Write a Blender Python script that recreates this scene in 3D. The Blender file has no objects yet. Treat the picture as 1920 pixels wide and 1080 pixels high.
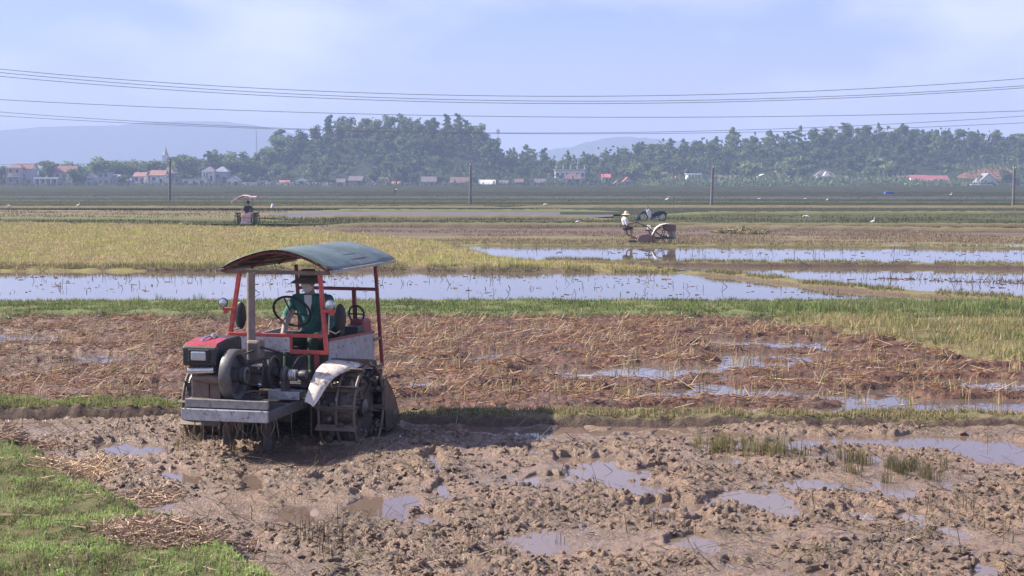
import bpy, bmesh, math, random
import numpy as np
from mathutils import Vector, Matrix
R = math.radians
scene = bpy.context.scene

# ------------------------------------------------------------------ camera
CAM_H = 2.9
PITCH = math.atan((540 - 335) / 2800.0)
cam_data = bpy.data.cameras.new("camera")
cam = bpy.data.objects.new("camera", cam_data)
scene.collection.objects.link(cam)
cam.location = (0, 0, CAM_H)
cam.rotation_euler = (math.pi / 2 - PITCH, 0, 0)
cam_data.sensor_width = 36.0
cam_data.lens = 36.0 * 2800 / 1920
cam_data.clip_start = 0.1
cam_data.clip_end = 20000
scene.camera = cam

# ------------------------------------------------------------------ sky and sun
SUN_EL = 41.0
SUN_AZ_VEC = Vector((-0.965, 0.26, 0)).normalized()      # where the sun stands, seen from above
SKY_STRENGTH = 0.066
SUN_STRENGTH = 5.0
EXPOSURE = 1.05
world = bpy.data.worlds.new("World")
scene.world = world
world.use_nodes = True
wn = world.node_tree.nodes
wl = world.node_tree.links
for n in list(wn):
    wn.remove(n)
w_out = wn.new("ShaderNodeOutputWorld")
w_bg = wn.new("ShaderNodeBackground")
w_sky = wn.new("ShaderNodeTexSky")
w_sky.sky_type = 'NISHITA'
w_sky.sun_disc = False
w_sky.sun_elevation = R(SUN_EL)
w_sky.sun_rotation = math.atan2(SUN_AZ_VEC.x, SUN_AZ_VEC.y)
w_sky.air_density = 1.0
w_sky.dust_density = 0.3
w_sky.ozone_density = 3.0
w_bg.inputs['Strength'].default_value = SKY_STRENGTH
w_tint = wn.new("ShaderNodeMix"); w_tint.data_type = 'RGBA'; w_tint.blend_type = 'MULTIPLY'
w_tint.inputs[0].default_value = 1.0
w_tint.inputs[7].default_value = (0.98, 0.88, 1.25, 1)
wl.new(w_sky.outputs[0], w_tint.inputs[6])
# thin, soft high cloud
w_co = wn.new("ShaderNodeTexCoord")
w_map = wn.new("ShaderNodeMapping"); w_map.inputs['Scale'].default_value = (2.6, 2.6, 6.5)
w_no = wn.new("ShaderNodeTexNoise"); w_no.inputs['Scale'].default_value = 1.6
w_no.inputs['Detail'].default_value = 5; w_no.inputs['Roughness'].default_value = 0.5
w_rmp = wn.new("ShaderNodeMapRange")
w_rmp.inputs[1].default_value = 0.45; w_rmp.inputs[2].default_value = 0.64
w_rmp.inputs[3].default_value = 0.0; w_rmp.inputs[4].default_value = 0.6
w_cl = wn.new("ShaderNodeMix"); w_cl.data_type = 'RGBA'
w_cl.inputs[7].default_value = (8.6, 8.7, 11.0, 1)
wl.new(w_co.outputs['Generated'], w_map.inputs[0]); wl.new(w_map.outputs[0], w_no.inputs['Vector'])
wl.new(w_no.outputs[0], w_rmp.inputs[0]); wl.new(w_rmp.outputs[0], w_cl.inputs[0])
wl.new(w_tint.outputs[2], w_cl.inputs[6])
wl.new(w_cl.outputs[2], w_bg.inputs['Color'])
wl.new(w_bg.outputs[0], w_out.inputs['Surface'])

sun_d = bpy.data.lights.new("sun", 'SUN')
sun_d.energy = SUN_STRENGTH
sun_d.angle = R(0.9)
sun_d.color = (1.0, 0.91, 0.79)
sun = bpy.data.objects.new("sun", sun_d)
scene.collection.objects.link(sun)
sdir = Vector((SUN_AZ_VEC.x * math.cos(R(SUN_EL)), SUN_AZ_VEC.y * math.cos(R(SUN_EL)), math.sin(R(SUN_EL))))
sun.rotation_euler = sdir.to_track_quat('Z', 'Y').to_euler()
sun.location = (0, 0, 60)

vs = scene.view_settings
vs.view_transform = 'Standard'
vs.look = 'None'
vs.exposure = EXPOSURE
vs.gamma = 1.0
vs.use_curve_mapping = False
scene.render.engine = 'CYCLES'
cy = scene.cycles
cy.use_denoising = True
cy.max_bounces = 5
cy.diffuse_bounces = 2
cy.glossy_bounces = 3
cy.transmission_bounces = 3
cy.volume_bounces = 1
cy.transparent_max_bounces = 6
cy.caustics_reflective = False
cy.caustics_refractive = False
cy.sample_clamp_indirect = 6.0

# ------------------------------------------------------------------ helpers
_cp, _sp = math.cos(PITCH), math.sin(PITCH)
def ray(px, py):
    u = (px - 960) / 2800.0; v = (540 - py) / 2800.0
    return np.array([u, _cp + v * _sp, -_sp + v * _cp])
def G(px, py, z=0.0):
    """point of the plane at height z under a picture position (survey of the photograph)"""
    d = ray(px, py); t = (z - CAM_H) / d[2]
    return np.array([d[0] * t, d[1] * t, z])
def atY(px, py, Y):
    d = ray(px, py); t = Y / d[1]
    return np.array([d[0] * t, Y, CAM_H + d[2] * t])

def tag(o, label=None, cat=None, group=None, kind=None):
    if label: o['label'] = label
    if cat: o['category'] = cat
    if group: o['group'] = group
    if kind: o['kind'] = kind
    return o
def link(o):
    scene.collection.objects.link(o); return o
def empty(name, loc, rz=0.0):
    o = bpy.data.objects.new(name, None); link(o)
    o.location = tuple(float(c) for c in loc); o.rotation_euler = (0, 0, rz); o.empty_display_size = 0.2
    return o

# gradient noise (numpy)
_rs = np.random.RandomState(7)
_perm = np.concatenate([_rs.permutation(512)] * 2)
_ga = _rs.rand(512) * 2 * np.pi
_gx, _gy = np.cos(_ga), np.sin(_ga)
def pnoise(x, y, s=0):
    x = np.asarray(x, float) + 37.3 * s; y = np.asarray(y, float) - 91.7 * s
    xi = np.floor(x).astype(int); yi = np.floor(y).astype(int)
    xf = x - xi; yf = y - yi
    u = xf * xf * xf * (xf * (xf * 6 - 15) + 10); v = yf * yf * yf * (yf * (yf * 6 - 15) + 10)
    def g(ix, iy, fx, fy):
        k = _perm[(_perm[ix & 511] + iy) & 511]
        return _gx[k] * fx + _gy[k] * fy
    n00 = g(xi, yi, xf, yf); n10 = g(xi + 1, yi, xf - 1, yf)
    n01 = g(xi, yi + 1, xf, yf - 1); n11 = g(xi + 1, yi + 1, xf - 1, yf - 1)
    return ((n00 * (1 - u) + n10 * u) * (1 - v) + (n01 * (1 - u) + n11 * u) * v) * 1.5
def fbm(x, y, o=4, s=0, gain=0.5):
    a = 1.0; t = 0.0; f = 1.0
    for i in range(o):
        t = t + a * pnoise(x * f, y * f, s + i * 3); a *= gain; f *= 2.03
    return t
def billow(x, y, s=0):
    return np.abs(pnoise(x, y, s))
def sstep(a, b, x):
    t = np.clip((x - a) / (b - a), 0, 1); return t * t * (3 - 2 * t)

def mesh_np(name, V, F, mat=None, parent=None, col=None, smooth=False, mats=None, mi=None):
    """V (n,3), F (m,3) or (m,4) arrays -> linked mesh object"""
    me = bpy.data.meshes.new(name)
    V = np.asarray(V, np.float32); F = np.asarray(F, np.int32)
    k = F.shape[1]
    me.vertices.add(len(V)); me.vertices.foreach_set('co', V.ravel())
    me.loops.add(F.size); me.loops.foreach_set('vertex_index', F.ravel())
    me.polygons.add(len(F))
    me.polygons.foreach_set('loop_start', np.arange(0, F.size, k, dtype=np.int32))
    me.polygons.foreach_set('use_smooth', np.full(len(F), bool(smooth)))
    if mats:
        for m in mats: me.materials.append(m)
        if mi is not None: me.polygons.foreach_set('material_index', np.asarray(mi, np.int32))
    elif mat: me.materials.append(mat)
    me.update(calc_edges=True)
    if col is not None:
        a = me.color_attributes.new('Col', 'FLOAT_COLOR', 'POINT')
        c4 = np.ones((len(V), 4), np.float32); c4[:, :3] = col
        a.data.foreach_set('color', c4.ravel())
    o = bpy.data.objects.new(name, me); link(o)
    if parent: o.parent = parent
    return o

def grid_faces(nr, nc):
    i = np.arange(nr - 1)[:, None] * nc + np.arange(nc - 1)[None, :]
    return np.stack([i, i + 1, i + nc + 1, i + nc], -1).reshape(-1, 4)

class MB:
    """collects shapes into ONE mesh"""
    def __init__(s): s.v = []; s.f = []
    def add(s, V, F):
        b = len(s.v); s.v.extend([tuple(float(c) for c in p) for p in V]); s.f.extend([tuple(b + i for i in f) for f in F]); return s
    def box(s, c, d, rot=None, taper=None):
        x, y, z = (q / 2 for q in d)
        P = [Vector((sx * x, sy * y, sz * z)) for sz in (-1, 1) for sy in (-1, 1) for sx in (-1, 1)]
        if taper:
            for p in P:
                if p.z > 0: p.x *= taper[0]; p.y *= taper[1]
        if rot is not None:
            M = rot if isinstance(rot, Matrix) else Matrix.Rotation(rot[2], 3, 'Z') @ Matrix.Rotation(rot[1], 3, 'Y') @ Matrix.Rotation(rot[0], 3, 'X')
            P = [M @ p for p in P]
        P = [p + Vector(c) for p in P]
        return s.add(P, [(0, 2, 3, 1), (4, 5, 7, 6), (0, 1, 5, 4), (2, 6, 7, 3), (0, 4, 6, 2), (1, 3, 7, 5)])
    def bar(s, a, b, w, h=None, up=(0, 0, 1)):
        """square bar from a to b"""
        a = Vector(a); b = Vector(b); h = h or w
        d = (b - a).normalized(); u = Vector(up)
        if abs(d.dot(u)) > 0.95: u = Vector((1, 0, 0))
        r = d.cross(u).normalized(); u = r.cross(d).normalized()
        P = [p + r * (sx * w / 2) + u * (sy * h / 2) for p in (a, b) for sy in (-1, 1) for sx in (-1, 1)]
        return s.add(P, [(0, 2, 3, 1), (4, 5, 7, 6), (0, 1, 5, 4), (2, 6, 7, 3), (0, 4, 6, 2), (1, 3, 7, 5)])
    def cyl(s, a, b, r0, r1=None, n=12, cap=True):
        return s.tube([a, b], [r0, r0 if r1 is None else r1], n, cap)
    def tube(s, pts, rad, n=8, cap=True, closed=False):
        pts = [Vector(p) for p in pts]; m = len(pts)
        if not hasattr(rad, '__len__'): rad = [rad] * m
        V = []; u = None
        for i, p in enumerate(pts):
            if closed: d = pts[(i + 1) % m] - pts[i - 1]
            else: d = pts[min(i + 1, m - 1)] - pts[max(i - 1, 0)]
            d.normalize()
            if u is None:
                u = Vector((0, 0, 1)) if abs(d.z) < 0.9 else Vector((1, 0, 0))
            u = (u - d * u.dot(d)).normalized(); w = d.cross(u)
            for k in range(n):
                t = 2 * math.pi * k / n
                V.append(p + (u * math.cos(t) + w * math.sin(t)) * rad[i])
        F = []
        for i in range(m if closed else m - 1):
            a = i * n; b = ((i + 1) % m) * n
            for k in range(n):
                F.append((a + k, a + (k + 1) % n, b + (k + 1) % n, b + k))
        if cap and not closed:
            F.append(tuple(range(n - 1, -1, -1))); F.append(tuple((m - 1) * n + k for k in range(n)))
        return s.add(V, F)
    def ell(s, c, r, n=12, m=8, rot=None):
        V = []; F = []
        for i in range(m + 1):
            ph = math.pi * i / m
            for k in range(n):
                t = 2 * math.pi * k / n
                p = Vector((r[0] * math.sin(ph) * math.cos(t), r[1] * math.sin(ph) * math.sin(t), r[2] * math.cos(ph)))
                if rot is not None: p = rot @ p
                V.append(p + Vector(c))
        for i in range(m):
            for k in range(n):
                F.append((i * n + k, (i + 1) * n + k, (i + 1) * n + (k + 1) % n, i * n + (k + 1) % n))
        return s.add(V, F)
    def lathe(s, prof, c, axis='z', n=24):
        """prof: list of (r, h); revolve about the axis through c"""
        V = []; F = []; m = len(prof)
        for r, h in prof:
            for k in range(n):
                t = 2 * math.pi * k / n; a, b = r * math.cos(t), r * math.sin(t)
                p = {'z': (a, b, h), 'y': (b, h, a), 'x': (h, a, b)}[axis]
                V.append((p[0] + c[0], p[1] + c[1], p[2] + c[2]))
        for i in range(m - 1):
            for k in range(n):
                F.append((i * n + k, i * n + (k + 1) % n, (i + 1) * n + (k + 1) % n, (i + 1) * n + k))
        return s.add(V, F)
    def prism(s, poly, y0, y1, plane='xz'):
        """polygon in a plane extruded along the third axis"""
        n = len(poly)
        def P(a, b, t): return {'xz': (a, t, b), 'yz': (t, a, b), 'xy': (a, b, t)}[plane]
        V = [P(a, b, y0) for a, b in poly] + [P(a, b, y1) for a, b in poly]
        F = [tuple(range(n)), tuple(range(2 * n - 1, n - 1, -1))] + [(i, n + i, n + (i + 1) % n, (i + 1) % n) for i in range(n)]
        return s.add(V, F)
    def build(s, name, mat, parent=None, bevel=0.0, smooth=False, solid=0.0):
        me = bpy.data.meshes.new(name)
        me.from_pydata(s.v, [], s.f)
        bm = bmesh.new(); bm.from_mesh(me)
        bmesh.ops.remove_doubles(bm, verts=bm.verts, dist=1e-5)
        bmesh.ops.recalc_face_normals(bm, faces=bm.faces)
        bm.to_mesh(me); bm.free()
        me.materials.append(mat)
        if smooth:
            me.polygons.foreach_set('use_smooth', [True] * len(me.polygons))
            try: me.set_sharp_from_angle(angle=R(40))
            except Exception: pass
        o = bpy.data.objects.new(name, me); link(o)
        if parent: o.parent = parent
        if solid:
            md = o.modifiers.new('s', 'SOLIDIFY'); md.thickness = solid; md.offset = 0
        if bevel:
            md = o.modifiers.new('b', 'BEVEL'); md.width = bevel; md.segments = 2; md.limit_method = 'ANGLE'; md.angle_limit = R(40)
        return o

def copy_tree(o, parent=None):
    c = o.copy(); link(c); c.parent = parent
    for ch in list(o.children):
        copy_tree(ch, c)
    return c

# ------------------------------------------------------------------ materials
def S(r, g, b, k=1.0):
    f = lambda c: ((c / 255.0 + 0.055) / 1.055) ** 2.4 if c > 10 else c / 255.0 / 12.92
    return (f(r) * k, f(g) * k, f(b) * k)
class NT:
    def __init__(s, name):
        s.m = bpy.data.materials.new(name); s.m.use_nodes = True
        s.n = s.m.node_tree.nodes; s.l = s.m.node_tree.links
        s.b = s.n['Principled BSDF']; s.out = s.n['Material Output']
        s._co = None
    def new(s, t, **kw):
        q = s.n.new(t)
        for k, v in kw.items(): setattr(q, k, v)
        return q
    def val(s, inp, v):
        if hasattr(v, 'is_linked') or hasattr(v, 'links'): s.l.new(v, inp)
        elif hasattr(v, '__len__') and len(v) == 3: inp.default_value = (*v, 1)
        else: inp.default_value = v
    def co(s, which='Object'):
        if s._co is None: s._co = s.new("ShaderNodeTexCoord")
        return s._co.outputs[which]
    def pos(s):
        return s.new("ShaderNodeNewGeometry").outputs['Position']
    def mapping(s, src, scale):
        q = s.new("ShaderNodeMapping"); s.l.new(src, q.inputs[0]); q.inputs['Scale'].default_value = scale
        return q.outputs[0]
    def noise(s, src, scale, detail=4, rough=0.55, dist=0.0):
        q = s.new("ShaderNodeTexNoise"); q.inputs['Scale'].default_value = scale
        q.inputs['Detail'].default_value = detail; q.inputs['Roughness'].default_value = rough
        q.inputs['Distortion'].default_value = dist
        s.l.new(src, q.inputs['Vector']); return q.outputs[0]
    def rng(s, x, a, b, c=0.0, d=1.0):
        q = s.new("ShaderNodeMapRange"); s.l.new(x, q.inputs[0])
        for i, v in enumerate((a, b, c, d)): q.inputs[i + 1].default_value = v
        return q.outputs[0]
    def mix(s, fac, a, b, mode='MIX'):
        q = s.new("ShaderNodeMix", data_type='RGBA', blend_type=mode)
        s.val(q.inputs[0], fac); s.val(q.inputs[6], a); s.val(q.inputs[7], b); return q.outputs[2]
    def math(s, op, a, b=0.0):
        q = s.new("ShaderNodeMath", operation=op); s.val(q.inputs[0], a); s.val(q.inputs[1], b); return q.outputs[0]
    def bump(s, h, strength, dist):
        q = s.new("ShaderNodeBump"); q.inputs['Strength'].default_value = strength; q.inputs['Distance'].default_value = dist
        s.l.new(h, q.inputs['Height']); s.l.new(q.outputs[0], s.b.inputs['Normal'])

MUDCOL = (0.17, 0.125, 0.095)
_mats = {}
def paint(name, col, rough=0.5, metal=0.0, var=0.18, dirt=0.0, scale=9.0, dirtcol=MUDCOL, bump=0.0):
    """one procedural paint: blotchy colour, uneven gloss, optional mud spatter"""
    if name in _mats: return _mats[name]
    t = NT(name); co = t.co()
    n1 = t.noise(co, scale, 5, 0.6)
    lo = tuple(c * (1 - var) for c in col); hi = tuple(min(1, c * (1 + var)) for c in col)
    c = t.mix(t.rng(n1, 0.3, 0.7), lo, hi)
    n2 = t.noise(co, scale * 3.1, 6, 0.65)
    rr = t.rng(n2, 0.3, 0.7, max(0.05, rough - 0.12), min(1, rough + 0.15))
    if dirt > 0:
        n3 = t.noise(co, scale * 1.7, 7, 0.7, 0.6)
        fac = t.rng(n3, 0.62 - 0.35 * dirt, 0.74 - 0.25 * dirt)
        c = t.mix(fac, c, dirtcol)
    t.l.new(c, t.b.inputs['Base Color']); t.l.new(rr, t.b.inputs['Roughness'])
    t.b.inputs['Metallic'].default_value = metal
    if bump: t.bump(n2, 0.5, bump)
    _mats[name] = t.m
    return t.m

def leaf_mat(name, trans=0.25, rough=0.65, spec=0.15):
    """blades, straws and leaves: colour of each blade comes with the mesh"""
    t = NT(name)
    a = t.new("ShaderNodeAttribute", attribute_name='Col')
    t.l.new(a.outputs['Color'], t.b.inputs['Base Color'])
    t.b.inputs['Roughness'].default_value = rough
    t.b.inputs['Specular IOR Level'].default_value = spec
    tr = t.new("ShaderNodeBsdfTranslucent"); t.l.new(a.outputs['Color'], tr.inputs['Color'])
    mx = t.new("ShaderNodeMixShader"); mx.inputs[0].default_value = trans
    t.l.new(t.b.outputs[0], mx.inputs[1]); t.l.new(tr.outputs[0], mx.inputs[2]); t.l.new(mx.outputs[0], t.out.inputs['Surface'])
    return t.m
M_GRASS = leaf_mat('grass_blade', 0.3)
M_STRAW = leaf_mat('dry_straw', 0.15)
M_LEAF = leaf_mat('tree_leaf', 0.4, 0.6)

# ------------------------------------------------------------------ scattered blades and straws
rng = np.random.RandomState(11)
def blades(name, P, h, w, lean, col, mat, bend=True, kindlabel=None, cat='grass', seed=0):
    """P (n,3) roots; each blade a narrow bent triangle"""
    r = np.random.RandomState(seed + 5); n = len(P)
    az = r.rand(n) * 2 * np.pi; fa = r.rand(n) * 2 * np.pi
    ln = lean * np.abs(r.randn(n))
    tip = np.stack([np.cos(az) * ln, np.sin(az) * ln, np.ones(n)], 1)
    tip /= np.linalg.norm(tip, axis=1)[:, None]
    side = np.stack([np.cos(fa), np.sin(fa), np.zeros(n)], 1) * (w / 2)[:, None]
    h = np.asarray(h)[:, None]
    if bend:
        mid = P + np.array([0, 0, 1]) * h * 0.5 + tip * h * 0.08
        top = mid + tip * h * 0.6
        V = np.stack([P - side, P + side, mid + side * 0.75, mid - side * 0.75, top], 1).reshape(-1, 3)
        b = np.arange(n)[:, None] * 5
        F = np.concatenate([b + [0, 1, 2], b + [0, 2, 3], b + [3, 2, 4]], 0); k = 5
    else:
        top = P + tip * h
        V = np.stack([P - side, P + side, top], 1).reshape(-1, 3)
        b = np.arange(n)[:, None] * 3; F = b + [0, 1, 2]; k = 3
    o = mesh_np(name, V, F, mat, col=np.repeat(col, k, 0))
    if kindlabel: tag(o, kindlabel, cat, kind='stuff')
    return o
def straws(name, P, D, L, w, col, mat, sides=3):
    """P centres, D unit directions, L lengths: thin prisms"""
    n = len(P); up = np.tile([0.0, 0, 1.0], (n, 1))
    flat = np.abs(D[:, 2]) > 0.9; up[flat] = [1, 0, 0]
    a = np.cross(D, up); a /= np.linalg.norm(a, axis=1)[:, None]; b2 = np.cross(a, D)
    e0 = P - D * (L / 2)[:, None]; e1 = P + D * (L / 2)[:, None]
    V = []
    for e, s in ((e0, 1.0), (e1, 0.7)):
        for k in range(sides):
            t = 2 * math.pi * k / sides
            V.append(e + (a * math.cos(t) + b2 * math.sin(t)) * (w * s)[:, None])
    V = np.stack(V, 1).reshape(-1, 3); base = np.arange(n)[:, None] * (2 * sides); F = []
    for k in range(sides):
        k2 = (k + 1) % sides
        F.append(base + [k, k2, sides + k2, sides + k])
    return mesh_np(name, V, np.concatenate(F, 0), mat, col=np.repeat(col, 2 * sides, 0))
def pick(cols, n, r, jit=0.15):
    cols = np.array(cols); c = cols[r.randint(len(cols), size=n)]
    return np.clip(c * (1 + jit * r.randn(n, 1)), 0.005, 1)
def in_poly(x, y, poly):
    inside = np.zeros(len(x), bool); n = len(poly); j = n - 1
    for i in range(n):
        xi, yi = poly[i][0], poly[i][1]; xj, yj = poly[j][0], poly[j][1]
        c = ((yi > y) != (yj > y)) & (x < (xj - xi) * (y - yi) / (yj - yi + 1e-12) + xi)
        inside ^= c; j = i
    return inside
def scatter_poly(poly, n, r):
    poly = np.asarray(poly); lo = poly.min(0); hi = poly.max(0); xs = []; ys = []; c = 0
    for _ in range(60):
        x = lo[0] + (hi[0] - lo[0]) * r.rand(n * 2); y = lo[1] + (hi[1] - lo[1]) * r.rand(n * 2)
        m = in_poly(x, y, poly); xs.append(x[m]); ys.append(y[m]); c += m.sum()
        if c >= n: break
    x = np.concatenate(xs)[:n]; y = np.concatenate(ys)[:n]
    return x, y
def GP(pts, z=0.0):
    return np.array([G(a, b, z)[:2] for a, b in pts])
# ================================================================== ground and fields
def field_mat(name, cols, scale=0.8, stretch=(1, 1, 1), rough=0.9, bump=0.03, spec=0.06):
    t = NT(name); p = t.pos(); q = t.mapping(p, stretch)
    n1 = t.noise(q, scale, 5, 0.6); n2 = t.noise(q, scale * 7.3, 5, 0.65)
    c = t.mix(t.rng(n1, 0.36, 0.64), cols[0], cols[1])
    c = t.mix(t.rng(n2, 0.45, 0.68), c, cols[2])
    t.l.new(c, t.b.inputs['Base Color']); t.b.inputs['Roughness'].default_value = rough
    t.b.inputs['Specular IOR Level'].default_value = spec
    if bump: t.bump(n2, 0.7, bump)
    return t.m
def water_mat(name, col, rough=0.03, bump=0.002, bscale=3.0):
    t = NT(name); p = t.pos()
    n = t.noise(t.mapping(p, (1, 0.6, 1)), bscale, 3, 0.5)
    t.b.inputs['Base Color'].default_value = (*col, 1); t.b.inputs['Roughness'].default_value = rough
    t.b.inputs['IOR'].default_value = 1.36; t.b.inputs['Specular IOR Level'].default_value = 0.6
    t.bump(n, 0.35, bump)
    return t.m
M_WATER = water_mat('paddy_water', (0.13, 0.10, 0.085), 0.03, 0.0015, 2.0)
M_PUDDLE = water_mat('puddle_water', (0.17, 0.12, 0.09), 0.04, 0.002, 6.0)

def mud_material():
    t = NT('churned_mud'); p = t.pos()
    a = t.noise(p, 1.1, 4, 0.6); b = t.noise(p, 9.0, 6, 0.7); c = t.noise(p, 34.0, 5, 0.7)
    col = t.mix(t.rng(a, 0.36, 0.62), (0.32, 0.205, 0.132), (0.225, 0.153, 0.102))
    col = t.mix(t.rng(b, 0.46, 0.66), col, (0.088, 0.062, 0.041))
    col = t.mix(t.rng(c, 0.58, 0.72), col, (0.26, 0.19, 0.145))
    sep = t.new("ShaderNodeSeparateXYZ"); t.l.new(p, sep.inputs[0])
    wet = t.rng(sep.outputs[2], 0.0, 0.05, 1.0, 0.0)
    col = t.mix(t.math('MULTIPLY', wet, 0.25), col, (0.20, 0.138, 0.10))
    t.l.new(col, t.b.inputs['Base Color'])
    ro = t.rng(b, 0.35, 0.65, 0.34, 0.6)
    t.l.new(t.math('SUBTRACT', ro, t.math('MULTIPLY', wet, 0.16)), t.b.inputs['Roughness'])
    t.b.inputs['Specular IOR Level'].default_value = 0.55
    t.bump(t.math('ADD', b, c), 0.9, 0.035)
    return t.m
M_MUD = mud_material()

# the sheet everything stands on, out to the hills
g = MB(); g.add([(-4000, -60, -0.14), (4000, -60, -0.14), (4000, 4000, -0.14), (-4000, 4000, -0.14)], [(0, 1, 2, 3)])
o = g.build('ground', field_mat('plain_soil', ((0.10, 0.10, 0.055), (0.13, 0.115, 0.075), (0.08, 0.085, 0.05)), 0.05, (0.25, 1, 1)))
tag(o, 'wide flat plain of dull green farmland reaching the hills', 'ground', kind='structure')

def W2P(x, y, z=0.0):
    d = y * _cp - (z - CAM_H) * _sp; v = y * _sp + (z - CAM_H) * _cp
    return 960 + 2800 * x / d, 540 - 2800 * v / d

# ------------------------------------------------------------------ near mud field
PUD = [  # picture x, y, half widths of the hollows that hold water
    (1108, 866, 60, 11), (1150, 888, 76, 12), (1205, 918, 66, 14), (1262, 952, 86, 14), (1085, 898, 40, 8),
    (815, 868, 12, 24), (830, 918, 13, 16), (742, 968, 30, 13), (808, 975, 26, 9), (870, 1068, 40, 12),
    (255, 843, 62, 13), (345, 895, 30, 14), (560, 852, 110, 13), (470, 906, 24, 18), (690, 948, 32, 22), (565, 965, 26, 18), (620, 905, 30, 10),
    (1400, 940, 78, 18), (1475, 962, 50, 12), (1610, 962, 46, 11), (1712, 968, 22, 10), (1755, 990, 22, 9), (1300, 1020, 45, 18), (1310, 975, 20, 10),
    (1395, 1062, 34, 10), (1530, 1075, 60, 10), (1460, 835, 90, 8), (1640, 825, 130, 11), (1770, 832, 120, 14), (1880, 848, 90, 20), (1600, 858, 45, 9),
    (1520, 910, 42, 12), (1700, 925, 20, 6), (1860, 925, 32, 8), (1842, 1070, 22, 22), (1330, 818, 160, 7), (1180, 805, 120, 6),
    (995, 845, 28, 7), (1000, 812, 120, 7), (860, 805, 80, 6), (700, 815, 60, 8), (1010, 900, 25, 8), (1240, 880, 30, 8), (110, 990, 1, 1)]
def puddle_mask(px, py):
    m = np.zeros_like(px)
    j = 22 * fbm(px / 60.0, py / 26.0, 3, 5)
    for (a, b, sx, sy) in PUD:
        d = ((px - a + j) / (sx * 1.02)) ** 2 + ((py - b + j * 0.3) / (sy * 0.92)) ** 2
        m = np.maximum(m, np.clip(1.7 - 1.15 * d, 0, 1))
    return np.clip(m * 1.5, 0, 1)
def mud_h(x, y):
    px, py = W2P(x, y)
    big = 0.035 * fbm(x * 0.9, y * 0.8, 3, 1)
    rough = 0.26 + 0.74 * sstep(-0.28, 0.35, fbm(x * 0.55, y * 0.75, 3, 9))
    wx = x + 0.05 * pnoise(x * 6, y * 6, 21); wy = y + 0.05 * pnoise(x * 6, y * 6, 22)
    cl = 0.014 + 0.016 * billow(wx * 3.2, wy * 3.6, 2) + 0.014 * pnoise(wx * 7.5, wy * 8.5, 3) + 0.022 * np.maximum(pnoise(wx * 12, wy * 14, 4), -0.3) + 0.027 * np.maximum(pnoise(wx * 24, wy * 26, 6), -0.3) + 0.019 * np.maximum(pnoise(x * 46, y * 48, 8), -0.3)
    ridge = 0.020 * (1 - np.abs(pnoise(wx * 2.0 + 3, wy * 2.6, 12)) * 2.4)
    h = 0.010 + big + rough * (cl + np.maximum(ridge, -0.02))
    sx_, al_ = x * 0.975 + y * 0.22, y * 0.975 - x * 0.22
    h = h + 0.022 * pnoise(sx_ * 1.7, al_ * 0.22, 14) + 0.012 * pnoise(sx_ * 5.5, al_ * 0.5, 15) + 0.001
    m = puddle_mask(px, py)
    h = h * (1 - 0.92 * m) - 0.034 * m
    return h
NC, NRW = 800, 420
uu = np.linspace(-0.47, 0.47, NC)
yy = 9.6 * (18.3 / 9.6) ** np.linspace(0, 1, NRW)
X = (uu[None, :] * yy[:, None]); Y = np.repeat(yy[:, None], NC, 1)
H = mud_h(X, Y)
o = mesh_np('mud_field', np.stack([X, Y, H], -1).reshape(-1, 3), grid_faces(NRW, NC), M_MUD, smooth=True)
tag(o, 'churned wet brown mud of the flooded paddy being ploughed', 'mud', kind='structure')
w = MB(); w.add([(-9, 9.6, -0.004), (9, 9.6, -0.004), (9, 18.2, -0.004), (-9, 18.2, -0.004)], [(0, 1, 2, 3)])
tag(w.build('puddle_water', M_PUDDLE), 'shallow muddy water standing between the clods of mud', 'water', kind='structure')

# loose clods lying on the mud
def clods(name, n, seed, yr, label, hf, mat, smin=0.007, smax=0.034):
    r = np.random.RandomState(seed)
    y = yr[0] + (yr[1] - yr[0]) * r.rand(n * 3) ** 1.2; x = (r.rand(n * 3) - 0.5) * 0.84 * y
    px, py = W2P(x, y)
    keep = (fbm(x * 0.55, y * 0.75, 3, 9) > -0.30) & (puddle_mask(px, py) < 0.3) & (py < bank_py(px) + 15)
    x, y = x[keep][:n], y[keep][:n]; n = len(x)
    s = smin + (smax - smin) * r.rand(n) ** 2.5
    t = (1 + 5 ** 0.5) / 2
    ico = np.array([(-1, t, 0), (1, t, 0), (-1, -t, 0), (1, -t, 0), (0, -1, t), (0, 1, t), (0, -1, -t), (0, 1, -t), (t, 0, -1), (t, 0, 1), (-t, 0, -1), (-t, 0, 1)]) / 1.9
    fc = np.array([(0, 11, 5), (0, 5, 1), (0, 1, 7), (0, 7, 10), (0, 10, 11), (1, 5, 9), (5, 11, 4), (11, 10, 2), (10, 7, 6), (7, 1, 8), (3, 9, 4), (3, 4, 2), (3, 2, 6), (3, 6, 8), (3, 8, 9), (4, 9, 5), (2, 4, 11), (6, 2, 10), (8, 6, 7), (9, 8, 1)])
    V = ico[None] * (0.5 + 0.85 * r.rand(n, 12, 1)) * s[:, None, None] * np.stack([1 + 0.5 * r.rand(n), 1 + 0.3 * r.rand(n), 0.7 + 0.4 * r.rand(n)], 1)[:, None, :]
    a = r.rand(n) * 6.28; ca, sa = np.cos(a)[:, None], np.sin(a)[:, None]
    V = np.stack([V[..., 0] * ca - V[..., 1] * sa, V[..., 0] * sa + V[..., 1] * ca, V[..., 2]], -1)
    V += np.stack([x, y, hf(x, y) + s * 0.25], 1)[:, None, :]
    F = (np.arange(n)[:, None, None] * 12 + fc[None]).reshape(-1, 3)
    tag(mesh_np(name, V.reshape(-1, 3), F, mat, smooth=False), label, 'mud', kind='stuff')

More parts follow.
